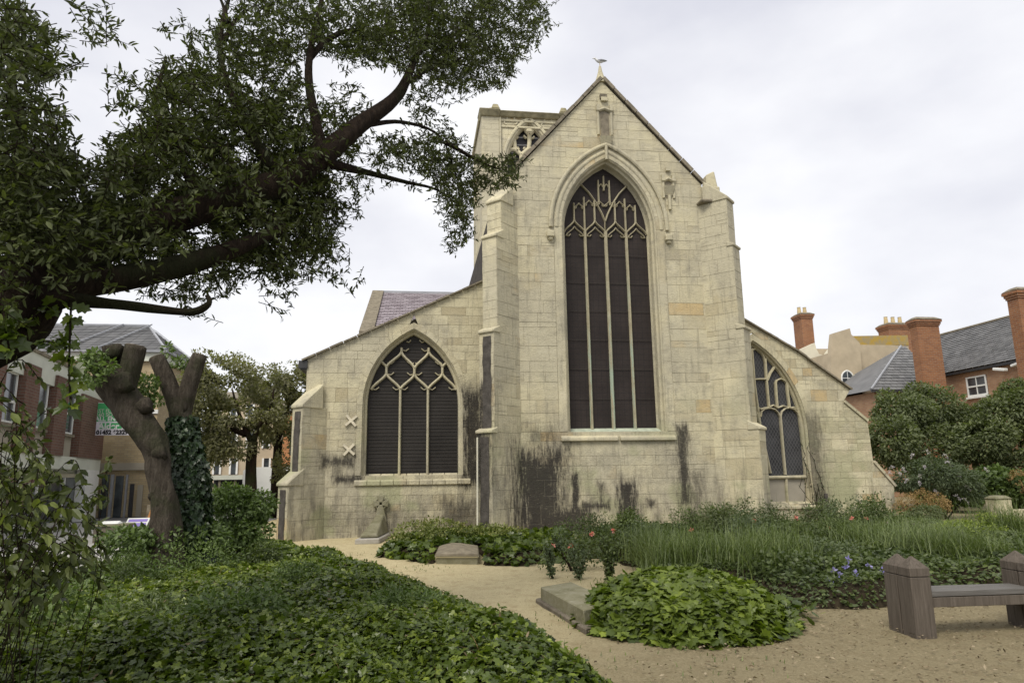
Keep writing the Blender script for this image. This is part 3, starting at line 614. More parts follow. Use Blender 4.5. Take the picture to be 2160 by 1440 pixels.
for a_, b_, n_ in ((B[3], B[4], 2), (B[5], (B[6][0]+.04, B[6][1]-.02), 2)): coping(FA, a_, b_, n_, .10, .05, .5, 'coping_stone', M['trim'])
a_ = p(1746, 1090); zt = p(1746, 1040)[1]; mb = MB(); mb.hexa([FA.P(a_[0]-.11, a_[1]+.08, .02), FA.P(a_[0]+.11, a_[1]+.08, .02), FA.P(a_[0]+.11, a_[1]+.08, -.01), FA.P(a_[0]-.11, a_[1]+.08, -.01)], [FA.P(a_[0]-.05, zt, .02), FA.P(a_[0]+.05, zt, .02), FA.P(a_[0]+.05, zt, -.01), FA.P(a_[0]-.05, zt, -.01)]); mb.build('niche_recess', M['darkstone'], church)  # flat dark plate; the shade of the recess is in its colour
mb = MB(); c_ = onY(1535, 903, 18.78); mb.obox(c_, (1, 0, 0), (0, 1, 0), (0, 0, 1), .09, .015, .06); mb.build('putlog_hole', M['darkstone'], church)  # dark block on the wall face, coloured for the shade of a hole
# ---- bodies and roofs behind the east walls
mb = MB(); mb.box(2.68, 8.42, 19.52, 32, 0, 9.55); mb.box(2.12, 2.67, 19.7, 32, 0, 9.2); mb.build('chancel_side_wall', M['darkstone'], church)  # whole flank in one even dark stone colour
mb = MB(); mb.add([(2.65, 19.27, 0), (8.45, 19.27, 0), (8.45, 19.27, 10.0), (5.52, 19.27, 13.25), (2.65, 19.27, 10.2), (2.65, 19.5, 0), (8.45, 19.5, 0), (8.45, 19.5, 10.0), (5.52, 19.5, 13.25), (2.65, 19.5, 10.2)], [[0, 1, 2, 3, 4], [0, 4, 9, 5], [1, 2, 7, 6], [2, 3, 8, 7], [3, 4, 9, 8], [5, 6, 7, 8, 9]]); mb.build('wall_core', M['mortar'], church)
mb = MB(); mb.box(2.5, 8.6, 19.53, 32, 9.56, 9.66); mb.build('eaves_board', M['blackmetal'], church)
mb = MB(); mb.hexa([(2.55, 19.55, 9.67), (8.5, 19.55, 9.67), (8.5, 32, 9.67), (2.55, 32, 9.67)], [(5.5, 19.55, 12.9), (5.54, 19.55, 12.9), (5.54, 32, 12.9), (5.5, 32, 12.9)]); mb.build('chancel_roof', M['slate'], church)
mb = MB(); Yf, Yb = YA+.32, 30.
mb.add([(A0[0]+.02, Yf, 0), (A0[0]+.02, Yf, A0[1]-.05), (2.5, Yf, A1[1]), (2.5, Yf, 0), (A0[0]+.02, Yb, 0), (A0[0]+.02, Yb, A0[1]-.05), (2.5, Yb, A1[1]), (2.5, Yb, 0)], [[0, 1, 5, 4], [1, 2, 6, 5], [4, 5, 6, 7], [0, 1, 2, 3]])
mb.build('aisle_side_wall', M['mortar'], church)
mb = MB(); mb.add([(8.6, Yf, 0), (8.6, Yf, B[0][1]), (B[2][0], Yf, B[2][1]-.05), (B[2][0], Yf, 0), (8.6, Yb, 0), (8.6, Yb, B[0][1]), (B[2][0], Yb, B[2][1]-.05), (B[2][0], Yb, 0)], [[2, 3, 7, 6], [1, 2, 6, 5], [4, 5, 6, 7], [0, 1, 2, 3]])
mb.add([FA.P(x, z, -.02) for x, z in B[2:]]+[FA.P(B[-1][0], 0, -.02)]+[FA.P(x, z, -.5) for x, z in B[2:]]+[FA.P(B[-1][0], 0, -.5)], [[i, i+1, i+8, i+7] for i in range(6)]); mb.build('aisle_side_wall', M['mortar'], church)
# small dark window light on the chancel flank
# ---- tower
YT = 32.; FT = Frame((0, YT, 0), (1, 0, 0), (0, -1, 0)); g = lambda cx, cy, Y=YT: tuple(onY(990+cx/9, 190+cy/9, Y)[[0, 2]])
tx0, tx1, tz = g(230, 300)[0], 2*5.6-g(230, 300)[0], g(560, 340)[1]; pw = g(560, 400)[0]-tx0; txc = g(1140, 570)[0]; tx1 = 2*txc-tx0
mb = MB(); mb.box(tx0+.05, tx1-.05, YT+.75, YT+5, 0, tz-.1); mb.box(tx0+.05, tx0+pw, YT+.1, YT+.7, 0, tz-.5); mb.box(tx1-pw, tx1-.05, YT+.1, YT+.7, 0, tz-.5); tower = mb.build('tower', M['mortar'], church)
wz, za_t = g(700, 1180)[1], g(1140, 560)[1]; hwt = txc-g(690, 1180)[0]
tf, tg, _ = arcL(txc, hwt, wz-.6, za_t)
FTr = Frame((0, YT+.12, 0), (1, 0, 0), (0, -1, 0))
ashlar(FTr, '', 8, tz-.45, lambda z: tx0+pw, lambda z: tx1-pw, [(tf, tg, 13.2, za_t)], h=(.30, .42), lw=(.5, 1.1), part=tower, breaks=[13.2, za_t])
for x0, x1 in ((tx0, tx0+pw), (tx1-pw, tx1)): ashlar(FT, '', 8, tz-.45, lambda z: x0, lambda z: x1, h=(.30, .42), lw=(.5, 1.1), part=tower)
FTl = Frame((tx0, YT, 0), (0, 1, 0), (-1, 0, 0)); ashlar(FTl, '', 8, tz-.45, lambda z: 0., lambda z: 5., h=(.30, .42), lw=(.5, 1.1), part=tower)
wt = window(FTr, txc, hwt, wz-.6, za_t, 13.2, [(.06, -.02), (.10, -.10), (.14, -.14), (.16, -.30)], M['blackmetal'], -.42, parent=church)  # black sheet stands in for the shade inside the belfry opening
FTw = Frame((0, YT+.36, 0), (1, 0, 0), (0, -1, 0)); G = lambda *a: [g(x, y, YT+.3) for x, y in a]
tp = [G((1010, 660), (1080, 760), (1145, 840)), G((1290, 680), (1220, 760), (1145, 840)), G((1145, 830), (1145, 980), (1130, 1100), (1060, 1160), (990, 1220)), G((1145, 1090), (1220, 1160), (1300, 1230)),
      G((860, 800), (855, 950), (870, 1080), (930, 1160), (990, 1220)), G((1440, 800), (1445, 950), (1420, 1080), (1360, 1160), (1300, 1230)), G((720, 1190), (770, 1120), (850, 1110), (930, 1150)), G((1570, 1190), (1520, 1120), (1440, 1110), (1370, 1150)),
      G((990, 1220), (1000, 1500), (1000, 2400)), G((1300, 1220), (1290, 1500), (1290, 2400))]
sweepobj(FTw, 'tracery', [[(x, z) for x, z in P_] for P_ in tp], .20, .12, .03, M['tower'], wt)
tp = [G((870, 900), (905, 900), (930, 870)), G((1090, 900), (1060, 880), (1040, 850)), G((900, 1090), (930, 1080), (945, 1120)), G((1070, 1090), (1050, 1080), (1035, 1110)), G((1190, 900), (1215, 900), (1235, 870)), G((1390, 900), (1370, 880), (1345, 850)), G((1040, 690), (1080, 700), (1100, 660)), G((1240, 690), (1200, 720), (1180, 660)),
      G((750, 1250), (780, 1240), (790, 1270)), G((880, 1250), (860, 1240), (850, 1270))]
sweepobj(FTw, 'cusping', [[(x, z) for x, z in P_] for P_ in tp], .10, .10, .0, M['tower'], wt)
mb = MB()
for k in range(9): z_ = za_t-.75-k*.42; mb.obox((txc, YT+.50, z_), (1, 0, 0), (0, .7, -.7), (0, .7, .7), hwt*.9, .035, .012)
mb.build('louvre', simple('grey_louvre_slate', (.30, .30, .31), .7), wt)
sweepobj(FTr, 'hood_mould', [arch(txc, hwt+.12, wz-.6, za_t+.14, wz-1.2)[3:-3]], .14, .03, .06, M['tower'], tower)
mb = MB()
for cx in (565, ): 
    for sgn in (1, -1):
        xp = tx0+pw+.06 if sgn > 0 else tx1-pw-.06; mb.tube([(xp, YT+.02, 8), (xp, YT+.02, tz-.5)], .055, 6)
mb.build('shaft', M['tower'], tower)
def trefoil(cx, cy, r):
    out = []
    for x0, y0, rr, a0, a1_ in ((0, 0, r, -20, 200), (-r*1.15, .9*r, r*.55, 70, 290), (r*1.15, .9*r, r*.55, 250, 470)):
        out.append([g(cx+x0+rr*math.cos(math.radians(t_)), cy+y0-rr*math.sin(math.radians(t_))) for t_ in np.linspace(a0, a1_, 9)])
    return out
sweepobj(FTr, 'blind_trefoil', trefoil(790, 530, 72)+trefoil(1500, 580, 72), .07, .02, .05, M['tower'], tower)
sweepobj(FT, 'blind_trefoil', trefoil(400, 410, 60), .06, .02, .04, M['tower'], tower)
sweepobj(FTr, 'string_course', [[(tx0+pw, tz-.62), (txc, tz-.62), (tx1-pw, tz-.62)], [(tx0+pw, tz-.95), (txc, tz-.95), (tx1-pw, tz-.95)]], .10, .03, .06, M['tower'], tower)
mb = MB(); mb.obox((txc, YT+.06, tz-1.12), (1, 0, 0), (0, 1, 0), (0, 0, 1), .15, .06, .10); mb.build('boss', M['tower'], tower, bevel=.05)
mb = MB(); mb.hexa([(tx0+pw-.1, YT-.02, tz-.45), (tx1-pw+.1, YT-.02, tz-.45), (tx1-pw+.1, YT+.6, tz-.45), (tx0+pw-.1, YT+.6, tz-.45)], [(tx0+pw-.1, YT-.22, tz-.22), (tx1-pw+.1, YT-.22, tz-.22), (tx1-pw+.1, YT+.6, tz-.05), (tx0+pw-.1, YT+.6, tz-.05)])
for x0, x1, k in ((tx0-.14, tx0+pw+.06, 0), (tx1-pw-.06, tx1+.14, 1)):
    mb.hexa([(x0+.1, YT-.1, tz-.5), (x1-.05, YT-.1, tz-.5), (x1-.05, YT+.9, tz-.5), (x0+.1, YT+.9, tz-.5)], [(x0, YT-.32, tz-.2), (x1, YT-.32, tz-.2), (x1, YT+.9, tz-.1), (x0, YT+.9, tz-.1)])
    c_ = x1-.25 if k == 0 else x0+.25; mb.hexa([(c_-.22, YT-.25, tz-.15), (c_+.22, YT-.25, tz-.15), (c_+.22, YT+.2, tz-.15), (c_-.22, YT+.2, tz-.15)], [(c_-.12, YT-.18, tz+.12), (c_+.12, YT-.18, tz+.12), (c_+.12, YT+.1, tz+.12), (c_-.12, YT+.1, tz+.12)])
mb.box(tx0-.1, tx0+.5, YT+.5, YT+5, tz-.5, tz-.15); mb.build('cornice', M['towercap'], tower, bevel=.03)
# ---- transept roof seen over the aisle
e0 = onY(757, 698, 27.); X0 = e0[0]; r0 = onX(786, 612, X0); dxy = r0-e0
mb = MB(); mb.hexa([e0+(0, 0, -.35), e0+(.55, 0, -.35), r0+(.55, 0, -.35), r0+(0, 0, -.35)], [e0, e0+(.55, 0, 0), r0+(.55, 0, 0), r0+(0, 0, 0)])
mb.box(X0+.02, X0+.5, e0[1]+.1, r0[1]*2-e0[1], 0, e0[2]-.3); mb.build('transept_gable', M['coping'], church)
mb = MB(); nr = 26; Ux = np.array((1., 0, 0)); Vv = (r0-e0); Lv = np.linalg.norm(Vv); Vn = Vv/Lv; Nn_ = np.cross(Ux, Vn)
for i in range(nr):
    x = X0+.55-(i % 2)*.12
    while x < X0+7.2:
        w_ = .26; o_ = np.array((x, e0[1], e0[2]-.12))+Vn*(Lv*i/nr); t_ = random.random(); hh = Vn*(Lv/nr*1.12)
        mb.add([o_+Nn_*.03, o_+Ux*(w_-.012)+Nn_*.03, o_+Ux*(w_-.012)+hh+Nn_*.005, o_+hh+Nn_*.005], [[0, 1, 2, 3]], t_); x += w_
o_ = mb.build('roof_slates', M['pslate'], church); o_['kind'] = 'stuff'
mb = MB(); mb.box(X0+.3, X0+7.5, r0[1]-.08, r0[1]+.12, r0[2]-.16, r0[2]-.03); mb.build('ridge_tiles', M['lead'], church)
mb = MB(); mb.add([e0+(.5, 0, -.16), e0+(7.2, 0, -.16), r0+(7.2-0., 0, -.16), r0+(.5, 0, -.16)], [[0, 1, 2, 3]]); mb.box(X0+.5, X0+7, e0[1]+.3, e0[1]+.5, 0, e0[2]-.2); mb.build('roof_deck', M['coping'], church)
# ---- emit stones: the 300 largest one by one, the rest joined
PIECES.sort(key=lambda k: -k[0])
vis = [k for k in PIECES if k[4].name.split('.')[0] != 'tower'][:290]; ids_ = set(id(k) for k in vis)
for a_, V, F, t_, part in vis:
    o_ = fast('stone', V, F, M['stone'], part, [t_]*len(V))
V_, F_, T_ = [], [], []; V2, F2, T2 = [], [], []
for k in PIECES:
    if id(k) in ids_: continue
    v_, f_, t_ = (V2, F2, T2) if k[4].name.startswith('tower') else (V_, F_, T_)
    b_ = len(v_); v_ += k[1]; f_ += [[i+b_ for i in f] for f in k[2]]; t_ += [k[3]]*len(k[1])
fast('stone', V_, F_, M['stone'], church, T_)['kind'] = 'stuff'
fast('tower_stone', V2, F2, M['tower'], church, T2)['kind'] = 'stuff'
bv, bf = [], []
for m_ in stuffback: b_ = len(bv); bv += m_.v; bf += [[i+b_ for i in f] for f in m_.f]
fast('mortar_bed', bv, bf, M['mortar'], church)['kind'] = 'stuff'
# ---- gull on the finial
gp = onY(1266, 150, 18.92)
gull = thing('gull', 'small pale gull standing on the gable peak of the church', 'bird', (5.53, 18.92, 13.9))
mb = MB(); c_ = np.array((5.53, 18.92, 14.08))
mb.tube([c_+np.array(k) for k in ((.22, 0, .02), (.14, 0, .015), (.06, 0, -.005), (-.04, 0, -.005), (-.10, 0, .03), (-.13, 0, .075), (-.16, 0, .085), (-.19, 0, .08), (-.235, 0, .07))], [.008, .025, .05, .055, .04, .03, .032, .02, .004], 8)
mb.build('body', simple('white_plumage', (.62, .62, .60), .8, .1), gull, True)
for s_ in (-1, 1):
    mb = MB(); mb.tube([c_+np.array((-.07, s_*.045, .01)), c_+np.array((.03, s_*.058, .012)), c_+np.array((.13, s_*.04, .02)), c_+np.array((.24, s_*.012, .028))], [.012, .03, .022, .004], 6); mb.build('wing', M['lead'], gull, True)
    mb = MB(); mb.tube([c_+np.array((.0, s_*.02, -.04)), c_+np.array((.0, s_*.02, -.18))], .006, 5); mb.build('leg', M['terracotta'], gull)
# ============================================================ street to the north
fast('pavement', [(-30, 4, .02), (-5.4, 4, .02), (-5.4, 30, .02), (-30, 30, .02)], [[0, 1, 2, 3]], M['paving'])['kind'] = 'structure'
# ---- office building with white bands and brick piers (its long front runs away from us)
A = np.array(onX(30, 720, -12.)[:2]); _d = ray(640, 1007)[:2]; dv = _d/np.linalg.norm(_d); nv = np.array((dv[1], -dv[0]))
if nv @ -A < 0: nv = -nv
office = thing('office_building', 'two storey office with white bands, dark red brick piers and white windows', 'building', (A[0], A[1], 0))
def w2(s, z, d=0): return np.array((A[0]+dv[0]*s+nv[0]*d, A[1]+dv[1]*s+nv[1]*d, z))
def fbox(s0, s1, z0, z1, d0, d1, name, mat, par=office, bev=0):
    mb = MB(); mb.hexa([w2(s0, z0, d1), w2(s1, z0, d1), w2(s1, z0, d0), w2(s0, z0, d0)], [w2(s0, z1, d1), w2(s1, z1, d1), w2(s1, z1, d0), w2(s0, z1, d0)]); return mb.build(name, mat, par, bevel=bev)
k5 = lambda cx, cy: onP(cx/2.77, 640+cy/2.77, A, dv)
SE = k5(580, 900)[0]; ZT = k5(100, 235)[1]; zb1, zb0 = k5(400, 895)[1], k5(400, 968)[1]
fbox(-7, SE, -.1, ZT-.02, -.9, -.35, 'wall', M['offwhite']); fbox(-7, SE+.1, ZT-.85, ZT, -.35, 0, 'fascia', M['offwhite']); fbox(-7, SE+.12, ZT, ZT+.10, -.9, .05, 'roof_edge', M['coping'])
fbox(-7, SE+.06, zb0, zb1, -.35, .05, 'white_band', M['offwhite'])
mb = MB(); mb.hexa([w2(-7, -.1, -.9), w2(SE, -.1, -.9), w2(SE, -.1, -9), w2(-7, -.1, -9)], [w2(-7, ZT, -.9), w2(SE, ZT, -.9), w2(SE, ZT, -9), w2(-7, ZT, -9)]); mb.build('block', M['officebrick'], office)
piers = [(k5(-60, 400)[0], k5(18, 400)[0]), (k5(140, 400)[0], k5(225, 400)[0]), (k5(322, 450)[0], k5(395, 450)[0]), (k5(468, 600)[0], SE)]
for i, (a_, b_) in enumerate(piers):
    ztp = ZT-.45 if i < 3 else ZT-.75; zz = zb1; h_ = (ztp-zb1); fbox(a_, b_, zz, ztp, -.35, .10, 'brick_pier', M['officebrick'])
def wnd(s0, s1, z0, z1, d, par, split=.5, dark='pane', fr=.07, vert=False):
    f = fbox(s0, s1, z0, z1, d-.05, d, 'window', M['pane'], par)
    for a_, b_, c_, e_ in ((s0, s1, z0, z0+fr), (s0, s1, z1-fr, z1), (s0, s0+fr, z0+fr, z1-fr), (s1-fr, s1, z0+fr, z1-fr), (s0+fr, s1-fr, z0+(z1-z0)*split-fr/2, z0+(z1-z0)*split+fr/2)):
        fbox(a_, b_, c_, e_, d+.002, d+.04, 'frame', M['white'], f)
    return f
for a_, b_, t_, u_ in ((10, 118, 385, 560), (222, 302, 440, 640), (385, 462, 480, 715)):
    s0, s1 = k5(a_, 500)[0], k5(b_, 500)[0]; z1 = k5((a_+b_)/2, t_)[1]; z0 = k5((a_+b_)/2, u_)[1]
    wnd(s0, s1, 3.35, z1, -.12, office, .42); fbox(s0-.1, s1+.1, zb1, 3.27, -.3, -.12, 'spandrel_panel', M['beige']); fbox(s0-.05, s1+.05, 3.25, 3.35, -.3, .0, 'window_sill', M['coping'])
for i, (a_, b_) in enumerate(((k5(20, 1000)[0], k5(170, 1000)[0]), (k5(200, 1000)[0], k5(345, 1000)[0]), (k5(352, 1000)[0], k5(492, 1000)[0]))):
    fbox(a_+.05, b_-.05, 1.75, zb0-.15, -.35, -.28, 'window_blind', M['cream']); f = fbox(a_, b_, .15, 1.74, -.35, -.3, 'window', M['pane'], office); fbox((a_+b_)/2-.05, (a_+b_)/2+.05, .15, 1.74, -.298, -.24, 'frame', M['white'], f)
fbox(k5(495, 1000)[0], SE, 0, zb0, -.3, .06, 'white_column', M['white'])
# ---- letting board on the corner of the office
bc = np.array(onY(190, 880, A[1]+dv[1]*SE-.35)); Yb_ = A[1]+dv[1]*SE-1.3; Q = lambda px, py, dd=0: onY(px, py, Yb_-dd)
pl, pr_, pt_, pb_ = Q(187, 918)[0], Q(318, 918)[0], Q(196, 849)[2], Q(190, 918)[2]
board = thing('letting_board', 'green and white letting board with a phone number, behind the leaning pollarded trunk', 'sign', ((pl+pr_)/2, Yb_, pb_))
mb = MB(); mb.box(pl, pr_, Yb_, Yb_+.05, pb_, pt_); mb.build('panel', simple('white_board', (.72, .70, .74), .6, .04), board)
gm = simple('green_print', (.07, .40, .14), .6, .06); zc = pb_+(pt_-pb_)*.42
mb = MB(); mb.box(pl+.02, pr_-.02, Yb_-.006, Yb_-.002, zc, pt_-.02); mb.build('green_print', gm, board)
x1_ = Q(210, 900)[0]; mb = MB(); mb.box(x1_, pr_-.2, Yb_-.006, Yb_-.002, Q(200, 904)[2], zc-.06); mb.build('green_print', gm, board)
def text(s, x, z, y, size, mat, par, align='LEFT', sx=1., bold=0., rot=(math.pi/2, 0, 0)):
    c = bpy.data.curves.new('lettering', 'FONT'); c.body = s; c.size = size; c.extrude = .002; c.offset = bold; c.align_x = align
    o_ = bpy.data.objects.new('lettering', c); col.objects.link(o_); bpy.context.view_layer.update()
    me = bpy.data.meshes.new_from_object(o_); bpy.data.objects.remove(o_); ob = bpy.data.objects.new('lettering', me); col.objects.link(ob)
    me.materials.clear(); me.materials.append(mat); ob.parent = par; ob.location = Vector((x, y, z))-par.location; ob.rotation_euler = rot; ob.scale = (sx, 1, 1); return ob
H_ = pt_-pb_
text('FIRST FLOOR', Q(194, 870)[0], pb_+H_*.70, Yb_-.012, .20, M['offwhite'], board, bold=.002); text('1,160 SQ FT', Q(194, 870)[0], pb_+H_*.575, Yb_-.012, .22, M['offwhite'], board, bold=.004)
text('ALL ENQUIRIES', Q(201, 885)[0], pb_+H_*.44, Yb_-.012, .25, M['white'], board, bold=.008)
text('Alder King', Q(207, 902)[0], pb_+H_*.19, Yb_-.012, .36, M['white'], board, bold=.012); text('01452 623290', Q(203, 914)[0], pb_+H_*.035, Yb_-.012, .235, M['blackmetal'], board, bold=.012)
# ---- buff brick building with a slate mansard
YB = A[1]+dv[1]*SE+1.2; T = lambda px, py, Y=YB: onY(px, py, Y)
buff = thing('brick_building', 'buff brick building with a grey hipped slate roof behind the pollarded trunks', 'building', (-14, YB, 0))
xr = T(343, 738)[0]; xl = T(60, 738)[0]-6; ze = T(343, 740)[2]; ys = onX(428, 750, xr)[1]
mb = MB(); mb.box(xl, xr, YB, ys, 0, ze-.5); mb.build('wall', M['buffbrick'], buff)
mb = MB(); mb.box(xl, xr+.15, YB-.15, ys+.1, ze-.5, ze-.1); mb.build('eaves_band', M['offwhite'], buff)
mb = MB(); mb.box(xl, xr+.3, YB-.3, ys+.2, ze-.1, ze); mb.build('gutter', M['lead'], buff)
RY = 3.6; rz = onY(314, 689, YB+RY); xe = rz[0]
mb = MB(); rows = 14
for i in range(rows):
    t0_, t1_ = i/rows, (i+1)/rows; zz = lambda t_: ze+(rz[2]-ze)*t_; yy = lambda t_: YB-.25+(RY+.25)*t_; xx = lambda t_: xr+.25+(xe-xr-.25)*t_; yb_ = lambda t_: ys+.15+(YB+RY-ys-.15+1.2)*t_
    x = xl
    while x < xx(t0_)-.05:
        w_ = min(.5, xx(t0_)-x); mb.add([(x, yy(t0_), zz(t0_)+.03), (x+w_-.02, yy(t0_), zz(t0_)+.03), (min(x+w_-.02, xx(t1_)), yy(t1_), zz(t1_)+.008), (min(x, xx(t1_)), yy(t1_), zz(t1_)+.008)], [[0, 1, 2, 3]], random.random()*.8); x += w_
    mb.add([(xx(t0_), yy(t0_), zz(t0_)+.03), (xx(t0_), yb_(t0_), zz(t0_)+.03), (xx(t1_), yb_(t1_), zz(t1_)+.008), (xx(t1_), yy(t1_), zz(t1_)+.008)], [[0, 1, 2, 3]], random.random())
mb.build('roof_slates', M['slate'], buff)['kind'] = 'stuff'
MB().add([(xl, YB-.2, ze), (xr+.2, YB-.2, ze), (xr+.2, ys+.1, ze), (xl, ys+.1, ze), (xl, YB+RY, rz[2]-.02), (xe, YB+RY, rz[2]-.02)], [[0, 1, 5, 4], [1, 2, 5], [2, 3, 4, 5]]).build('roof_deck', M['dkgutter'], buff)
mb = MB(); mb.tube([(xl, YB+RY, rz[2]+.05), (xe, YB+RY, rz[2]+.05)], .08, 6); mb.build('ridge', M['lead'], buff)
mb = MB(); mb.tube([(xe, YB+RY, rz[2]+.05), (xr+.2, YB-.2, ze+.05)], .06, 6); mb.build('hip', M['lead'], buff)
for cx in (330, 520): 
    mb = MB(); a_ = onP(0, 0, (0, 0), (1, 0)) if 0 else None; x = T(cx/2.77+25, 720)[0]; mb.tube([(x, YB-.25, ze+.1), (x+.9, YB+RY-.1, rz[2]+.1)], .035, 5); mb.build('roof_rod', M['lead'], buff)
for (a_, b_, c_, e_, nm, mt, dd) in ((205, 345, 975, 992, 'string_band', 'beige', .12), (207, 232, 1000, 1110, 'shop_window', 'pane', .05), (236, 262, 1003, 1112, 'glass_door', 'pane', .04), (268, 284, 1020, 1110, 'door_panel', 'dkgutter', .05), (232, 236, 1000, 1112, 'door_post', 'lead', .08), (262, 268, 1000, 1112, 'door_post', 'lead', .08), (284, 303, 1022, 1112, 'door_post', 'beige', .05), (318, 334, 864, 872, 'name_plate', 'white', .06)):
    a0, a1 = T(a_, e_), T(b_, c_); mb = MB(); mb.box(a0[0], a1[0], YB-dd, YB+.02, max(a0[2], 0), a1[2]); mb.build(nm, M[mt], buff)
# rails on the office roof
for (a_, b_) in (((60, 680), (212, 762)), ((45, 696), (150, 744))):
    o_ = MB(); p0, p1 = onY(*a_, 30.), onY(*b_, 31.5); o_.tube([p0, (p0+p1)/2, p1], .03, 6); ob = o_.build('roof_rail', M['lead'], office)
mb = MB(); p0 = onY(48, 728, 26.); mb.tube([p0+(0, 0, -.5), p0, p0+(0, 0, .35)], .02, 5); mb.tube([p0+(-.5, 0, .0), p0+(.6, 0, .05)], .018, 5); mb.build('aerial', M['coping'], office)
# ---- A-board, planter and leaning panel
pb = onY(287, 1120, 24.); sgn = thing('pavement_sign', 'purple and white pavement sign beside the leaning trunk', 'sign', (pb[0], 24, 0)); x0 = pb[0]-.38; zt = onY(285, 1092, 24.)[2]
for s_, yy in ((1, 23.8), (-1, 24.35)):
    mb = MB(); mb.hexa([(x0, yy, 0), (x0+.66, yy, 0), (x0+.66, yy+.03, 0), (x0, yy+.03, 0)], [(x0+.1, 24.05, zt), (x0+.76, 24.05, zt), (x0+.76, 24.08, zt), (x0+.1, 24.08, zt)]); mb.build('board', M['white'], sgn)
pm = simple('purple_print', (.24, .18, .50), .6, .2, 3); 
for a_, b_ in ((.1, .32), (.42, .66), (.74, .92)):
    f_ = lambda u, t_: np.array((x0+.05+.1*t_+u, 23.8+.25*t_-.008, zt*t_)); mb = MB(); mb.add([f_(0, a_), f_(.56, a_), f_(.56, b_), f_(0, b_)], [[0, 1, 2, 3]]); mb.build('print', pm, sgn)
pb = onY(322, 1120, 24.5); lp = thing('leaning_panel', 'orange and green panel leaning in the street behind the purple sign', 'sign', (pb[0], 24.5, 0)); mb = MB(); mb.hexa([(pb[0]-.3, 24.5, 0), (pb[0]+.3, 24.5, 0), (pb[0]+.3, 24.54, 0), (pb[0]-.3, 24.54, 0)], [(pb[0]-.2, 24.8, .75), (pb[0]+.4, 24.8, .75), (pb[0]+.4, 24.84, .75), (pb[0]-.2, 24.84, .75)])
mb.build('panel', simple('orange_print', (.45, .20, .06), .7, .5, 4), lp); mb = MB(); mb.box(pb[0]-.36, pb[0]+.44, 24.86, 24.9, 0, .8); mb.build('frame', M['coping'], lp)
pa, pc = onY(196, 1120, 20.), onY(262, 1120, 20.); mb = MB(); mb.box(pa[0], pc[0], 20, 20.6, 0, .42); t_ = thing('stone_planter', 'low grey stone box on the pavement with a pale folded sheet on top', 'planter', ((pa[0]+pc[0])/2, 20.3, 0)); mb.build('body', M['kerb'], t_, bevel=.02)
mb = MB(); mb.box(pa[0]-.04, pc[0]+.04, 19.96, 20.64, .42, .48); mb.build('rim', M['slab'], t_, bevel=.015)
t2 = tag(MB().hexa([(pa[0]+.1, 20.1, .49), (pc[0]-.2, 20.05, .49), (pc[0]-.2, 20.4, .49), (pa[0]+.1, 20.4, .49)], [(pa[0]+.15, 20.12, .56), (pc[0]-.3, 20.1, .53), (pc[0]-.25, 20.35, .55), (pa[0]+.2, 20.35, .52)]).build('folded_sheet', M['white']), 'pale folded sheet lying on the low grey stone box', 'paper')
# ---- far street: canopy, terrace, orange brick house, van
YF = 58.; T = lambda px, py, Y=YF: onY(px, py, Y)
ter = thing('stone_terrace', 'far stone terrace with tall sash windows seen through the olive green trees', 'building', (T(520, 1000)[0], YF, 0))
a0, a1 = T(432, 990), T(584, 835); mb = MB(); mb.box(a0[0], a1[0], YF, YF+9, 0, a1[2]); mb.build('wall', M['render'], ter)
mb = MB(); mb.box(a0[0]-.2, a1[0]+.2, YF-.3, YF, a1[2]-.2, a1[2]+.3); mb.build('cornice', M['beige'], ter)
for px in (458, 493, 528, 562):
    for y0, y1 in ((1000, 966), (945, 905), (888, 852)):
        w0, w1 = T(px-6, y0), T(px+6, y1); f = MB().box(w0[0], w1[0], YF-.05, YF, w0[2], w1[2]).build('window', M['pane'], ter)
        MB().box(w0[0]-.15, w0[0]-.01, YF-.1, YF, w0[2], w1[2]).build('frame', M['white'], f); MB().box(w1[0]+.01, w1[0]+.15, YF-.1, YF, w0[2], w1[2]).build('frame', M['white'], f)
YO = 52.; ob_ = thing('orange_brick_house', 'far orange brick house just left of the church buttress', 'building', (T(612, 1000, YO)[0], YO, 0))
a0, a1 = T(594, 975, YO), T(662, 866, YO); MB().box(a0[0], a1[0], YO, YO+8, 0, a1[2]).build('wall', simple('orange_brick', (.42, .20, .09), .9, .2, 3), ob_)
f0 = MB().box(a0[0]+.5, a0[0]+1.1, YO-.05, YO, 3.2, 4.6).build('window', M['pane'], ob_); MB().hexa([(a0[0]-.2, YO-.3, a1[2]), (a1[0]+.2, YO-.3, a1[2]), (a1[0]+.2, YO+8, a1[2]), (a0[0]-.2, YO+8, a1[2])], [(a0[0]+.8, YO+3, a1[2]+1.5), (a1[0], YO+3, a1[2]+1.5), (a1[0], YO+5, a1[2]+1.5), (a0[0]+.8, YO+5, a1[2]+1.5)]).build('roof', M['slate'], ob_)
YC = 46.; cn = thing('shop_canopy', 'long flat grey shop canopy with a maroon end behind the trees', 'canopy', (T(480, 1010, YC)[0], YC, 0))
a0, a1, a2_ = T(425, 1012, YC), T(512, 1003, YC), T(565, 1000, YC)
MB().box(a0[0], a1[0], YC, YC+3, a0[2], a1[2]+.05).build('roof_slab', M['offwhite'], cn); MB().box(a1[0]+.02, a2_[0], YC, YC+3, a0[2], a1[2]+.16).build('sign_band', simple('maroon_paint', (.32, .045, .08), .6, .15), cn)
for x in np.linspace(a0[0]+.1, a2_[0]-.1, 5): MB().box(x-.06, x+.06, YC+.1, YC+.22, 0, a0[2]).build('post', M['coping'], cn)
MB().box(a0[0], a2_[0], YC+2.7, YC+3, 0, a0[2]).build('shopfront', M['dkgutter'], cn)
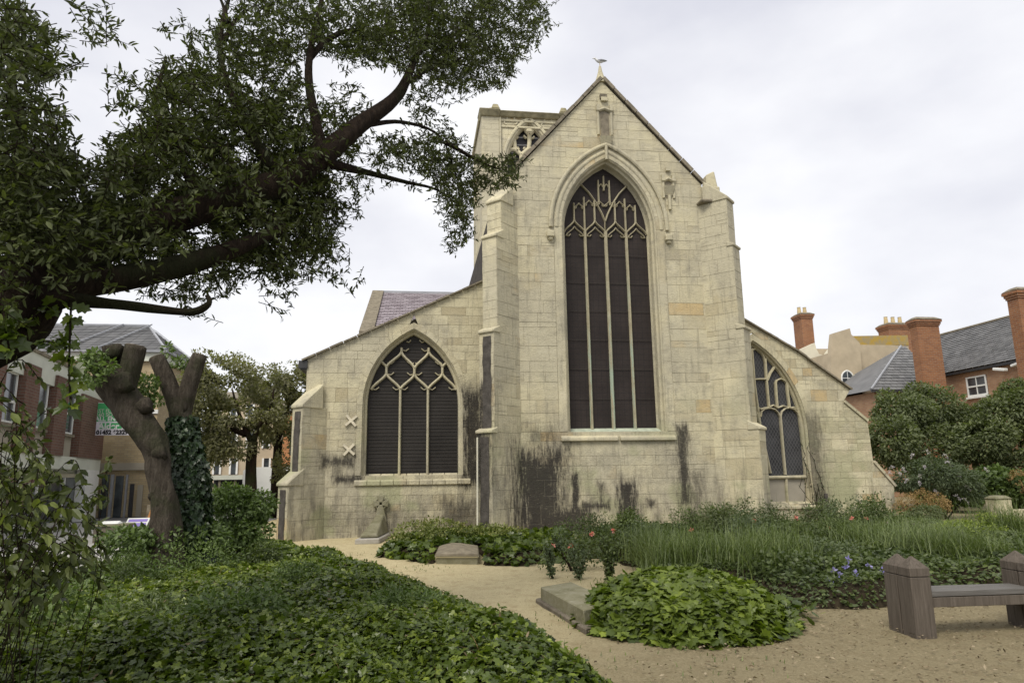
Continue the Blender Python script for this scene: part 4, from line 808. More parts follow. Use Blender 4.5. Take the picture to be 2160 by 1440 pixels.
MB().box(T(495, 1020, YC)[0], T(528, 1020, YC)[0], YC+2.5, YC+2.65, 1.0, 1.5).build('shop_sign', simple('ochre_paint', (.50, .36, .06), .6), cn)
vb = T(640, 1075, 40.); van = thing('delivery_van', 'white van parked in the street left of the church corner', 'van', (vb[0], 40, 0)); vx, vy = vb[0]-.6, 40.
def vp(name, prof, y0, y1, mat, par=van, bev=.05):
    n_ = len(prof); V = [(vx+x, y0, z) for x, z in prof]+[(vx+x, y1, z) for x, z in prof]; return MB().add(V, [list(range(n_)), list(range(n_, 2*n_))[::-1]]+[[i, (i+1) % n_, n_+(i+1) % n_, n_+i] for i in range(n_)]).build(name, mat, par, bevel=bev)
body = vp('body', [(-2.6, .35), (-2.6, 2.0), (-2.4, 2.15), (.6, 2.15), (1.35, 1.35), (2.15, 1.1), (2.25, .35)], vy, vy+1.85, M['white'])
vp('side_window', [(.0, 1.35), (.0, 1.85), (.55, 1.85), (1.05, 1.35)], vy-.012, vy, M['pane'], bev=0); MB().hexa([(vx+1.32, vy+.15, 1.42), (vx+1.32, vy+1.7, 1.42), (vx+1.31, vy+1.7, 1.40), (vx+1.31, vy+.15, 1.40)], [(vx+.72, vy+.2, 2.06), (vx+.72, vy+1.65, 2.06), (vx+.70, vy+1.65, 2.04), (vx+.70, vy+.2, 2.04)]).build('windscreen', M['pane'], van)
for x in (-1.7, 1.45):
    for y in (vy-.03, vy+1.68):
        w_ = MB().tube([(vx+x, y, .33), (vx+x, y+.2, .33)], .33, 16).build('wheel', M['blackmetal'], van); MB().tube([(vx+x, y-.01, .33), (vx+x, y+.0, .33)], .18, 10).build('rim', M['lead'], w_)
vp('headlight', [(2.05, .75), (2.05, .98), (2.27, .95), (2.27, .75)], vy+.1, vy+.4, M['pane'], bev=0); vp('bumper', [(2.1, .3), (2.1, .55), (2.36, .5), (2.36, .3)], vy, vy+1.85, M['dkgutter'], bev=.02)
# ============================================================ houses to the south
XH = 30.; hs = thing('brick_house', 'brown brick house with a long grey slate roof and one white sash window', 'house', (XH, 33, 0))
E_ = lambda px, py, X=XH: onX(px, py, X)
ez = 6.85; ya, yb = 41., 24.
MB().box(XH, XH+7, yb, ya, 0, ez-.1).build('wall', M['oldbrick'], hs); MB().box(XH-.25, XH, yb, ya+.1, ez-.16, ez-.02).build('gutter', M['dkgutter'], hs)
def slateroof(name, O, U, Vv, lu, nr, par, w=.42, cut=None, mat='slate'):
    """rows of slates from the eave O up the vector Vv, along U for lu metres"""
    O, U, Vv = map(lambda q_: np.array(q_, float), (O, U, Vv)); L_ = np.linalg.norm(Vv); Vn = Vv/L_; Nn_ = np.cross(U, Vn); Nn_ = Nn_*(1 if Nn_[2] > 0 else -1); mb = MB()
    for i in range(nr):
        x = -(i % 2)*w/2
        while x < lu:
            a_, b_ = max(x, 0), min(x+w-.015, lu); c0 = cut(i/nr) if cut else 0; a_ = max(a_, c0)
            if b_ > a_+.02: o_ = O+Vn*(L_*i/nr); j = random.uniform(0, .012); hh = Vn*(L_/nr*1.1); mb.add([o_+U*a_+Nn_*(.04+j), o_+U*b_+Nn_*(.04+j), o_+U*b_+hh+Nn_*.008, o_+U*a_+hh+Nn_*.008], [[0, 1, 2, 3]], random.random())
            x += w
    o2 = mb.build(name, M[mat], par); o2['kind'] = 'stuff'; return o2
rt = np.array((3.2, 0, 3.1))
_rz = onX(2040, 693, XH+3.2)[2]-ez
slateroof('roof_slates', (XH-.28, ya, ez), (0, -1, 0), (3.5, 0, _rz), ya-yb, 22, hs)
MB().hexa([(XH-.2, yb, ez-.02), (XH+7, yb, ez-.02), (XH+7, ya, ez-.02), (XH-.2, ya, ez-.02)], [(XH+3.2, yb, ez+_rz-.03), (XH+3.25, yb, ez+_rz-.03), (XH+3.25, ya, ez+_rz-.03), (XH+3.2, ya, ez+_rz-.03)]).build('roof_deck', M['coping'], hs)
MB().tube([(XH+3.22, yb, ez+_rz+.05), (XH+3.22, ya, ez+_rz+.05)], .09, 6).build('ridge', M['coping'], hs)
def sash(px0, px1, py0, py1, X, par):
    a_, b_ = E_(px0, py1, X), E_(px1, py0, X); y0, y1, z0, z1 = b_[1], a_[1], a_[2], b_[2]; f = MB().box(X-.02, X+.02, y0, y1, z0, z1).build('window', M['pane'], par)
    for q_ in ((y0, y1, z0, z0+.1), (y0, y1, z1-.08, z1), (y0, y0+.09, z0+.1, z1-.08), (y1-.09, y1, z0+.1, z1-.08), (y0+.09, y1-.09, (z0+z1)/2-.04, (z0+z1)/2+.04)): MB().box(X-.06, X-.025, *q_).build('frame', M['white'], f)
    MB().box(X-.055, X-.026, (y0+y1)/2-.025, (y0+y1)/2+.025, z0+.1, (z0+z1)/2-.04).build('glazing_bar', M['white'], f); MB().box(X-.055, X-.026, (y0+y1)/2-.025, (y0+y1)/2+.025, (z0+z1)/2+.04, z1-.08).build('glazing_bar', M['white'], f)
    MB().box(X-.12, X-.0, y0-.08, y1+.08, z0-.1, z0-.003).build('sill', M['white'], f)
sash(2044, 2080, 789, 838, XH, hs); sash(1905, 1932, 818, 850, XH, hs)
MB().box(XH, XH+7, ya+.02, ya+6, 0, 5.4).build('wall', M['oldbrick'], hs)
fl = thing('satellite_fittings', 'white floodlight fitting under the eave at the right edge of the brick house', 'floodlight', E_(2130, 778)); c_ = np.array(E_(2128, 779))
MB().obox(c_+(-.5, 0, 0), (1, 0, 0), (0, 1, .2), (0, -.2, 1), .12, .35, .07).build('head', M['white'], fl, bevel=.02); MB().tube([c_+(-.45, 0, .02), c_+(-.05, .0, .05)], .025, 5).build('bracket', M['lead'], fl)
MB().obox(c_+(-.4, -.9, .12), (1, 0, 0), (0, 1, -.15), (0, .15, 1), .1, .28, .06).build('head', M['white'], fl, bevel=.02)
# chimneys
def chimney(label, x0, x1, y0, y1, z0, z1, pots, mat='redbrick', top=.55):
    t = thing('chimney_stack', label, 'chimney', ((x0+x1)/2, (y0+y1)/2, z0)); MB().box(x0, x1, y0, y1, z0, z1-top).build('shaft', M[mat], t)
    o = .0
    for k_, (e, h_) in enumerate(((.04, .10), (.08, .12), (.13, .13))): MB().box(x0-e, x1+e, y0-e, y1+e, z1-top+o, z1-top+o+h_-.002).build('corbel_course', M[mat], t); o += h_
    MB().hexa([(x0-.2, y0-.2, z1-top+o), (x1+.2, y0-.2, z1-top+o), (x1+.2, y1+.2, z1-top+o), (x0-.15, y1+.2, z1-top+o)], [(x0+.1, y0+.1, z1), (x1-.1, y0+.1, z1), (x1-.1, y1-.1, z1), (x0+.1, y1-.1, z1)]).build('cap', M['coping'], t, bevel=.05)
    for k_ in range(pots): x = x0+(x1-x0)*(k_+.5)/pots; p_ = MB().tube([(x, (y0+y1)/2, z1-.05), (x, (y0+y1)/2, z1+.1), (x, (y0+y1)/2, z1+.45), (x, (y0+y1)/2, z1+.5)], [.17, .16, .13, .15], 8).build('chimney_pot', M['terracotta'], t)
    return t
a0, a1 = onY(1948, 800, 35.), onY(1981, 680, 35.); chimney('tall red brick chimney without pots, between the two slate roofs', a0[0], a1[0]-.05, 35., 35.6, 0, a1[2]+.35, 0)
a0, a1 = onY(2168, 760, 27.), onY(2215, 618, 27.); chimney('largest red brick chimney, cut off by the right edge of the photo', a0[0], a1[0], 27., 27.6, 0, a1[2]+.3, 0)
a0, a1 = onY(1878, 720, 46.), onY(1918, 682, 46.); chimney('low chimney with a row of buff pots behind the lichen covered parapet', a0[0], a1[0], 46., 47.2, 8, a1[2]+.1, 3)
a0, a1 = onY(1697, 745, 50.), onY(1713, 663, 50.); chimney('leftmost red brick chimney with two pots, above the white gable', a0[0], a1[0]+.0, 50., 51.2, 7, a1[2]+.2, 2)
# small hipped slate roof beside the tall chimney
YW = 37.; lo = onY(1838, 822, YW); hi = onY(1905, 730, YW+3); ex = onY(1935, 800, YW)[0]; wing = thing('low_house', 'low brown brick house with a short hipped slate roof left of the tall chimney', 'house', (lo[0], YW, 0))
MB().box(lo[0]+.3, ex+2, YW+.2, YW+7, 0, lo[2]-.1).build('wall', M['oldbrick'], wing)
slateroof('roof_slates', (lo[0], YW, lo[2]), (1, 0, 0), (0, 3.2, hi[2]-lo[2]), ex+2-lo[0], 16, wing, cut=lambda t_: (hi[0]-lo[0])*t_)
MB().add([(lo[0], YW, lo[2]-.02), (ex+2, YW, lo[2]-.02), (ex+2, YW+3.2, hi[2]-.03), (hi[0], YW+3.2, hi[2]-.03), (lo[0], YW+7, lo[2]-.02)], [[0, 1, 2, 3], [0, 3, 4]]).build('roof_deck', M['slate'], wing)
MB().tube([(lo[0], YW, lo[2]+.05), (hi[0], YW+3.2, hi[2]+.05)], .07, 6).build('hip', M['lead'], wing); MB().box(lo[0]-.05, ex+2, YW-.12, YW+.0, lo[2]-.14, lo[2]-.01).build('gutter', M['dkgutter'], wing)
# shaped gable house
YG = 42.; G2 = lambda px, py, Y=YG: onY(px, py, Y)[[0, 2]]; gh = thing('gabled_house', 'rendered house with a curved Dutch gable, small arched window and lichen covered parapet', 'house', (G2(1790, 900)[0], YG, 0))
k4 = lambda cx, cy, Y=YG: G2(1540+cx/2.77, 600+cy/2.77, Y)
prof = [k4(*q_) for q_ in ((590, 700), (590, 420), (592, 360), (600, 285), (700, 255), (708, 290), (760, 345), (765, 430), (790, 700))]; n_ = len(prof)
MB().add([(x, YG, z) for x, z in prof]+[(x, YG+.4, z) for x, z in prof], [list(range(n_)), list(range(n_, 2*n_))[::-1]]+[[i, (i+1) % n_, n_+(i+1) % n_, n_+i] for i in range(n_)]).build('gable', M['render'], gh)
x0 = prof[6][0]; zt = prof[6][1]; z3 = G2(1915, 727)[1]
xq = G2(1925, 727)[0]; MB().hexa([(x0+.02, YG+.4, 0), (xq, YG+.4, 0), (xq, YG+6, 0), (x0+.02, YG+6, 0)], [(x0+.02, YG+.4, zt), (xq, YG+.4, zt+.0), (xq, YG+6, zt), (x0+.02, YG+6, zt)]).build('side_wall', M['render'], gh)
p5 = G2(1815, 706); MB().hexa([(x0-.9, YG+.5, zt+.0), (xq, YG+.36, zt+.002), (xq, YG+1.1, zt+.002), (x0-.9, YG+1.1, zt+.0)], [(x0-.9, YG+.5, p5[1]), (xq, YG+.36, p5[1]+.1), (xq, YG+1.1, p5[1]+.1), (x0-.9, YG+1.1, p5[1])]).build('parapet', M['lichen'], gh)
c_ = k4(688, 560); MB().add([(x, YG-.03, z) for x, z in arch(c_[0], .42, c_[1]+.15, c_[1]+.65, c_[1]-.75, 5)], [list(range(21))[::1] if 0 else list(range(len(arch(c_[0], .42, c_[1]+.15, c_[1]+.65, c_[1]-.75, 5))))]).build('window', M['pane'], gh)
fw = MB(); fw.sweep([(x, YG-.03, z) for x, z in arch(c_[0], .42, c_[1]+.15, c_[1]+.65, c_[1]-.75, 5)], .1, .04); fw.sweep([(c_[0], YG-.03, c_[1]-.75), (c_[0], YG-.03, c_[1]+.6)], .05, .04); fw.sweep([(c_[0]-.4, YG-.03, c_[1]-.3), (c_[0]+.4, YG-.03, c_[1]-.3)], .05, .04); fw.sweep([(c_[0]-.4, YG-.03, c_[1]+.15), (c_[0]+.4, YG-.03, c_[1]+.15)], .05, .04); fw.build('window_frame', M['white'], gh)
fp = k4(728, 585); MB().box(fp[0]-.12, fp[0]+.12, YG-.15, YG-.01, fp[1]-.95, fp[1]+.65).build('shutter', M['cream'], gh); MB().box(c_[0]-.6, c_[0]+.7, YG-.35, YG-.01, c_[1]-.95, c_[1]-.82).build('sill', M['dkgutter'], gh)
wg = thing('white_gabled_house', 'cream white gabled wall with a scooped parapet behind the aisle roof', 'house', (G2(1700, 900, 49.)[0], 49, 0))
prof = [k4(*q_, 49.) for q_ in ((300, 700), (300, 430), (495, 340), (505, 375), (520, 405), (560, 415), (588, 375), (592, 700))]; n_ = len(prof)
MB().add([(x, 49, z) for x, z in prof]+[(x, 49.5, z) for x, z in prof], [list(range(n_)), list(range(n_, 2*n_))[::-1]]+[[i, (i+1) % n_, n_+(i+1) % n_, n_+i] for i in range(n_)]).build('gable', M['cream'], wg)
a0, a1 = k4(505, 420, 50.), k4(592, 375, 50.); MB().box(a0[0], a1[0]+1, 50, 50.4, 0, a1[1]).build('parapet', M['render'], wg)
# ============================================================ churchyard: slabs, tombs, bench
def slab_tomb(name, label, corners, z0, z1, mat, plinth=None, cat='grave slab', inset=.0, top=None):
    t = thing(name, label, cat, tuple(np.mean(corners, 0)[:2])+(0,)); c = np.mean(corners, 0)[:2]
    if plinth: pc = [c+(np.array(k_[:2])-c)*plinth[0] for k_ in corners]; MB().hexa([(*k_, -.02) for k_ in pc], [(*k_, plinth[1]) for k_ in pc]).build('plinth', M['kerb'], t, bevel=.015)
    b_ = [np.array(k_[:2]) for k_ in corners]; tt = [c+(k_-c)*(1-inset) for k_ in b_]
    MB().hexa([(*k_, z0) for k_ in b_], [(*k_, z1) for k_ in tt]).build('slab', M[mat], t, bevel=.012); return t
c1_, c2_, c3_ = onZ(1140, 1237, .22)[:2], onZ(1231, 1285, .22)[:2], onZ(1205, 1226, .22)[:2]
sl_ = slab_tomb('grave_slab', 'moss green flat grave slab on a low kerb beside the leafy mound', [c1_, c2_, c2_+(c3_-c1_), c3_], .05, .22, 'slab', (1.16, .07))
u_ = (c2_-c1_); u_ /= np.linalg.norm(u_)
c1_, c2_ = onZ(920, 1191)[:2], onZ(1008, 1191)[:2]; dd = np.array((.12, 1.5)); cs = [c1_, c2_, c2_+dd, c1_+dd]
co = thing('coped_tomb', 'weathered stone tomb with a ridged lid half sunk in ivy', 'tomb', (*(c1_+c2_+dd)/2, 0)); cen = (c1_+c2_+dd)/2
MB().hexa([(*k_, -.02) for k_ in cs], [(*k_, .12) for k_ in cs]).build('base', M['slab'], co, bevel=.01); e_ = [cen+(k_-cen)*1.06 for k_ in cs]; MB().hexa([(*k_, .122) for k_ in cs], [(*k_, .155) for k_ in e_]).build('moulding', M['cream'], co)
tp_ = [cen+(k_-cen)*np.array((.22, .72)) for k_ in cs]; MB().hexa([(*k_, .157) for k_ in e_], [(*k_, .19) for k_ in e_]).hexa([(*k_, .191) for k_ in e_], [(*k_, .27) for k_ in tp_]).build('ridged_lid', simple('brown_weathered_lid', (.19, .165, .12), .95, .35, 6, .1, .02), co, bevel=.015)
# coffin shaped grave with cross head standing by the wall
q0, q1 = onZ(748, 1149)[:2], onZ(800, 1147)[:2]; ax = onZ(822, 1131)[:2]-q1; cr = thing('cross_memorial', 'mossy stone memorial with a tapering slab and a small ringed cross head', 'gravestone', (*(q0+ax*.6), 0))
U_ = (q1-q0); b4 = [q0, q1, q1+ax*.95+U_*.15, q0+ax*.95+U_*.15]; MB().hexa([(*k_, 0) for k_ in b4], [(*k_, .13) for k_ in b4]).build('kerb_base', simple('pale_kerb', (.33, .31, .27), .9, .2, 6), cr, bevel=.02)
cb = sum(b4)/4; b5 = [cb+(k_-cb)*.78 for k_ in b4]; hb = (b5[2]+b5[3])/2; sm = M['slab']
MB().hexa([(*b5[0], .14), (*b5[1], .14), (*b5[2], .14), (*b5[3], .14)], [(*(b5[0]*.9+b5[1]*.1), .22), (*(b5[1]*.9+b5[0]*.1), .22), (*(hb*.6+b5[2]*.4), .62), (*(hb*.6+b5[3]*.4), .62)]).build('sloping_slab', sm, cr, bevel=.02)
hz = np.array((*hb, 0)); h0 = onY(788, 1062, hb[1]); zc_ = h0[2]
MB().hexa([hz+(-.17, -.05, .4), hz+(.17, -.05, .4), hz+(.17, .09, .4), hz+(-.17, .09, .4)], [hz+(-.08, -.03, zc_-.08), hz+(.08, -.03, zc_-.08), hz+(.08, .07, zc_-.08), hz+(-.08, .07, zc_-.08)]).build('shaft', sm, cr, bevel=.02)
mb = MB(); cc = hz+(0, .02, zc_)
for an in (0, 90, 180, 270): t_ = math.radians(an); o_ = np.array((math.cos(t_), 0, math.sin(t_))); mb.hexa([cc+o_*.03+k_ for k_ in (np.array((-o_[2]*.05, -.06, o_[0]*.05)), np.array((o_[2]*.05, -.06, -o_[0]*.05)), np.array((o_[2]*.05, .06, -o_[0]*.05)), np.array((-o_[2]*.05, .06, o_[0]*.05)))], [cc+o_*.20+k_ for k_ in (np.array((-o_[2]*.10, -.05, o_[0]*.10)), np.array((o_[2]*.10, -.05, -o_[0]*.10)), np.array((o_[2]*.10, .05, -o_[0]*.10)), np.array((-o_[2]*.10, .05, o_[0]*.10)))])
mb.build('cross_head', sm, cr, bevel=.015); MB().sweep([cc+np.array((.15*math.cos(t_), -.02, .15*math.sin(t_))) for t_ in np.linspace(0, 6.2832, 17)], .04, .06).build('ring', sm, cr)
# table tombs behind the grasses at the right
def table(label, px0, px1, py, Y, dpt, h_):
    x0, x1 = onY(px0, py, Y)[0], onY(px1, py, Y)[0]; z1 = onY((px0+px1)/2, py, Y)[2]; t = thing('chest_tomb', label, 'tomb', ((x0+x1)/2, Y+dpt/2, 0), 'chest tombs behind the long grass')
    MB().box(x0+.15, x1-.15, Y+.12, Y+dpt-.12, 0, z1-.1).build('chest', M['slab'], t, bevel=.02); MB().box(x0, x1, Y, Y+dpt, z1-.1, z1).build('lid', M['kerb'], t, bevel=.02)
    for k_ in (x0+.2, x1-.35): MB().box(k_, k_+.15, Y+.06, Y+.11, 0, z1-.102).build('pilaster', M['trim'], t, bevel=.01)
table('taller grey chest tomb with a broad lid by the right aisle corner', 1905, 2003, 1106, 14.6, 1.3, .7); table('lower chest tomb with a thin lid right of the taller one', 2000, 2088, 1118, 14.2, 1.0, .5)
pp = onY(2120, 1050, 19.); pz = onY(2118, 1052, 19.)[2]; pr2 = thing('stone_pier', 'buff stone gate pier with a domed cap at the right edge', 'pier', (pp[0], 19, 0)); x0 = onY(2106, 1080, 19.)[0]; x1 = onY(2138, 1080, 19.)[0]
MB().box(x0, x1, 19, 19.45, 0, pz).build('shaft', M['tower'], pr2, bevel=.02); MB().hexa([(x0-.05, 18.95, pz), (x1+.05, 18.95, pz), (x1+.05, 19.5, pz), (x0-.05, 19.5, pz)], [(x0+.08, 19.08, pz+.1), (x1-.08, 19.08, pz+.1), (x1-.08, 19.37, pz+.1), (x0+.08, 19.37, pz+.1)]).build('cap', M['slab'], pr2, bevel=.03)
MB().box(x1+.02, x1+4, 19.1, 19.35, .0, pz-.32).build('low_wall', M['tower'], pr2, bevel=.02)
# ---- timber bench
b0, b1 = onZ(1884, 1330)[:2], onZ(1935, 1348)[:2]; wv = b1-b0; wl_ = np.linalg.norm(wv); wv /= wl_; r_b = onZ(1972, 1343)[:2]; dv2 = np.array((-wv[1], wv[0])) if np.dot((-wv[1], wv[0]), r_b-b1) > 0 else np.array((wv[1], -wv[0]))
bench = thing('timber_bench', 'weathered grey timber bench with thick twin end posts and a two plank seat', 'bench', (*b1, 0))
sw2 = .205
def post(c, h_):
    """square sleeper post, grooved, pyramid cap"""
    a, b = np.array((*wv, 0.))*sw2/2, np.array((*dv2, 0.))*sw2/2; c3 = np.array((*c, 0.)); R4 = lambda k_, z: [c3-a*k_-b*k_+(0, 0, z), c3+a*k_-b*k_+(0, 0, z), c3+a*k_+b*k_+(0, 0, z), c3-a*k_+b*k_+(0, 0, z)]
    p_ = MB().hexa(R4(1, -.03), R4(1, h_*.80)).hexa(R4(.93, h_*.80+.001), R4(.93, h_*.815)).build('post', M['timber'], bench, bevel=.003)
    MB().hexa(R4(1, h_*.816), R4(1, h_*.92)).hexa(R4(1, h_*.9205), R4(.06, h_*1.07)).build('post_cap', M['timber'], p_)
hp = .70; pc1 = b1-wv*sw2*.5+dv2*sw2*.5; post(pc1, hp); post(pc1-wv*(sw2+.018), hp)
l_s = onZ(2135, 1195+85)[:2]; sd0 = pc1+dv2*sw2*.5; far = sd0+dv2*1.08
fx = onY(2148, 1300, 1.)  # far posts
for k_ in (0, 1): post(far+dv2*sw2*.5-wv*k_*(sw2+.018)+wv*.0, hp)
U3, D3 = np.array((*wv, 0.)), np.array((*dv2, 0.)); mid = np.array((*((sd0+far)/2), 0.)); Lh = np.linalg.norm(far-sd0)/2
for k_ in (0, 1): MB().obox(mid-U3*(k_*.158-.0)+(0, 0, .40), D3, U3, (0, 0, 1), Lh-.003, .074, .028).build('seat_plank', M['plank'], bench, bevel=.006)
MB().obox(mid+U3*.045+(0, 0, .322), D3, U3, (0, 0, 1), Lh-.004, .028, .045).build('seat_rail', M['timber'], bench, bevel=.004)
MB().obox(mid-U3*.2+(0, 0, .322), D3, U3, (0, 0, 1), Lh-.004, .028, .045).build('seat_rail', M['timber'], bench, bevel=.004)
# wooden edging by the gravel and a painted anchor stone
# ============================================================ vegetation helpers
def norm(a): return a/(np.linalg.norm(a, axis=-1, keepdims=True)+1e-9)
LANCE = (np.array([(0, 0, 0), (.3, .15, .03), (.3, -.15, .03), (.68, .13, .02), (.68, -.13, .02), (1, 0, -.07), (.3, 0, -.02), (.68, 0, -.03)]),
         np.array([(0, 6, 1), (6, 7, 3), (6, 3, 1), (7, 5, 3), (0, 2, 6), (6, 4, 7), (6, 2, 4), (7, 4, 5)]))
OVAL = (np.array([(0, 0, 0), (.35, .26, .04), (.35, -.26, .04), (.75, .2, .02), (.75, -.2, .02), (1.05, 0, -.1), (.4, 0, -.02)]),
        np.array([(0, 6, 1), (6, 3, 1), (6, 5, 3), (0, 2, 6), (6, 2, 4), (6, 4, 5)]))
DIAM = (np.array([(0, 0, 0), (.5, .24, .05), (1, 0, -.04), (.5, -.24, .05)]), np.array([(0, 2, 1), (0, 3, 2)]))
_iv = [(0, 0), (-.12, .30), (.12, .52), (.34, .30), (.62, .42), (.68, .18), (1.0, 0), (.68, -.18), (.62, -.42), (.34, -.30), (.12, -.52), (-.12, -.30)]
IVY = (np.array([(.36, 0, -.03)]+[(x-.0, y, .03*(abs(y) > .2)-.05*(x > .8)) for x, y in _iv]), np.array([(0, 1+k, 1+(k+1) % 12) for k in range(12)]))
_lo = [(0, 0), (.0, .35), (.25, .33), (.38, .62), (.52, .34), (.75, .36), (.8, .14), (1.05, 0), (.8, -.14), (.75, -.36), (.52, -.34), (.38, -.62), (.25, -.33), (.0, -.35)]
LOBE = (np.array([(.42, 0, .04)]+[(x, y, -.06*(x*x+y*y)) for x, y in _lo]), np.array([(0, 1+k, 1+(k+1) % 14) for k in range(14)]))
def leaves(name, P, D, Nn, S, tmpl, mat, parent=None, tone=None, kind='stuff'):
    P, D = np.asarray(P, float), norm(np.asarray(D, float)); Sd = norm(np.cross(Nn, D)); Up = np.cross(D, Sd); t, F = tmpl; S = np.asarray(S).reshape(-1, 1, 1)
    V = P[:, None]+S*(D[:, None]*t[None, :, 0:1]+Sd[:, None]*t[None, :, 1:2]+Up[:, None]*t[None, :, 2:3])
    FF = (F[None]+(np.arange(len(P))*len(t))[:, None, None]).reshape(-1, 3); tn = np.repeat(np.clip(rng.normal(.45, .22, len(P)) if tone is None else tone, 0, 1), len(t))
    o_ = fast(name, V.reshape(-1, 3), FF, mat, parent, tn)
    if kind: o_['kind'] = kind
    return o_
def rdir(n, up=0., flat=1.):
    d = rng.normal(size=(n, 3)); d[:, 2] = d[:, 2]*flat+up; return norm(d)
def stems(name, A_, B_, r0, mat, parent, kind='stuff'):
    """thin three sided stems from A to B"""
    A_, B_ = np.asarray(A_, float), np.asarray(B_, float); n = len(A_); t = norm(B_-A_); a = norm(np.cross(t, rng.normal(size=(n, 3)))); b = np.cross(t, a); V = []
    for k in range(3): an = 2.0944*k; V.append(A_+(a*math.cos(an)+b*math.sin(an))*r0)
    for k in range(3): an = 2.0944*k; V.append(B_+(a*math.cos(an)+b*math.sin(an))*r0*.45)
    V = np.stack(V, 1).reshape(-1, 3); F = np.array([(0, 1, 4, 3), (1, 2, 5, 4), (2, 0, 3, 5)]); o_ = fast(name, V, (F[None]+(np.arange(n)*6)[:, None, None]).reshape(-1, 4), mat, parent)
    if kind: o_['kind'] = kind
    return o_
def crown(name, blobs, size, tmpl, mat, parent, up=.5, tone0=.42, tvar=.2, shell=.35, clump=2.2, thr=-.55, kind=None, seed=1, toplight=0.):
    P, O = [], []
    for c, r_, n in blobs:
        c, r_ = np.array(c, float), np.array(r_, float); u = norm(rng.normal(size=(n*2, 3))); q = u*(rng.uniform(shell, 1, (n*2, 1))**.6); p_ = c+q*r_*(1+.20*vnoise(u[:, 0], u[:, 1], u[:, 2], s=3, seed=seed)[:, None])
        k = vnoise(p_[:, 0], p_[:, 1], p_[:, 2], s=clump, seed=seed+5) > thr; P.append(p_[k][:n]); O.append(u[k][:n])
    P, O = np.concatenate(P), np.concatenate(O); n = len(P); Nn = norm(O*.7+np.array((0, 0, up))+rng.normal(size=(n, 3))*.5); D = norm(O+rng.normal(size=(n, 3))*.8-np.array((0, 0, .25)))
    tn = tone0+tvar*vnoise(P[:, 0], P[:, 1], P[:, 2], s=clump*1.3, seed=seed+9)+rng.normal(0, .13, n)
    return leaves(name, P, D, Nn, size*rng.uniform(.7, 1.25, n), tmpl, mat, parent, tn, kind)
def inpoly(X, Y_, poly):
    r_ = np.zeros(len(X), bool); n = len(poly)
    for i in range(n):
        (x0, y0), (x1, y1) = poly[i], poly[(i+1) % n]; c = ((y0 > Y_) != (y1 > Y_)) & (X < (x1-x0)*(Y_-y0)/(y1-y0+1e-12)+x0); r_ ^= c
    return r_
def edgedist(X, Y_, poly):
    d = np.full(len(X), 1e9); n = len(poly)
    for i in range(n):
        a, b = np.array(poly[i], float), np.array(poly[(i+1) % n], float); v = b-a; t = np.clip(((X-a[0])*v[0]+(Y_-a[1])*v[1])/(v@v), 0, 1); d = np.minimum(d, np.hypot(X-a[0]-t*v[0], Y_-a[1]-t*v[1]))
    return np.where(inpoly(X, Y_, poly), d, -d)
def bed(name, label, poly, hmax, slope, lump, mat, size, tmpl, near, far, seed=0, step=.12, soilname='soil_bed', tone0=.42, pat=.6, tvar=.2, hole=None, cat='ground cover', tiltmul=.45, fall=False):
    xs_, ys_ = [p_[0] for p_ in poly], [p_[1] for p_ in poly]; gx = np.arange(min(xs_)-.3, max(xs_)+.3, step); gy = np.arange(min(ys_)-.3, max(ys_)+.3, step)
    H_ = lambda X, Y_: (lambda d: np.where(d > 0, np.minimum(hmax*(np.clip(1.55-Y_/14., .35, 1) if fall else 1), d*slope)*(1+lump*vnoise(X, Y_, s=1.6, seed=seed))+.02, -.12))(np.where(hole(X, Y_), -.5, edgedist(X, Y_, poly)+.10*vnoise(X, Y_, s=4, seed=seed+1)) if hole is not None else edgedist(X, Y_, poly)+.10*vnoise(X, Y_, s=4, seed=seed+1))
    GX, GY_ = np.meshgrid(gx, gy); Hh = H_(GX.ravel(), GY_.ravel())-.03; ids = np.arange(GX.size).reshape(GX.shape)
    F = np.stack([ids[:-1, :-1], ids[:-1, 1:], ids[1:, 1:], ids[1:, :-1]], -1).reshape(-1, 4); keep = (Hh[F] > -.14).any(1)
    s_ = fast(soilname, np.stack([GX.ravel(), GY_.ravel(), Hh], -1), F[keep], M['soil'], smooth=True); s_['kind'] = 'structure'
    area = (max(xs_)-min(xs_))*(max(ys_)-min(ys_)); n = int(area*near); X = rng.uniform(min(xs_)-.1, max(xs_)+.1, n); Y_ = rng.uniform(min(ys_)-.1, max(ys_)+.1, n)
    dist = np.hypot(X, Y_); pr = np.clip(7./dist, far/near, 1); k = (rng.random(n) < pr); X, Y_, dist = X[k], Y_[k], dist[k]; Z = H_(X, Y_); k = Z > 0
    if hole is not None: k &= ~hole(X, Y_)
    X, Y_, Z, dist = X[k], Y_[k], Z[k], dist[k]; n = len(X); e = .06; gxn = (H_(X+e, Y_)-Z)/e; gyn = (H_(X, Y_+e)-Z)/e; Nn = norm(np.stack([-np.clip(gxn, -3, 3), -np.clip(gyn, -3, 3), np.ones(n)], -1)+rng.normal(size=(n, 3))*tiltmul)
    D = norm(rng.normal(size=(n, 3))*np.array((1, 1, .35))-np.stack([gxn, gyn, np.zeros(n)], -1)*.25); S = size*rng.uniform(.6, 1.3, n)*np.clip(dist/9, 1, 1.5)
    tn = tone0+tvar*vnoise(X, Y_, s=pat, seed=seed+7)+rng.normal(0, .17, n)+.25*(rng.random(n) < .06)
    o_ = leaves(name, np.stack([X, Y_, Z+rng.uniform(-.02, .07, n)], -1), D, Nn, S, tmpl, mat, None, tn); tag(o_, label, cat, kind='stuff'); return H_
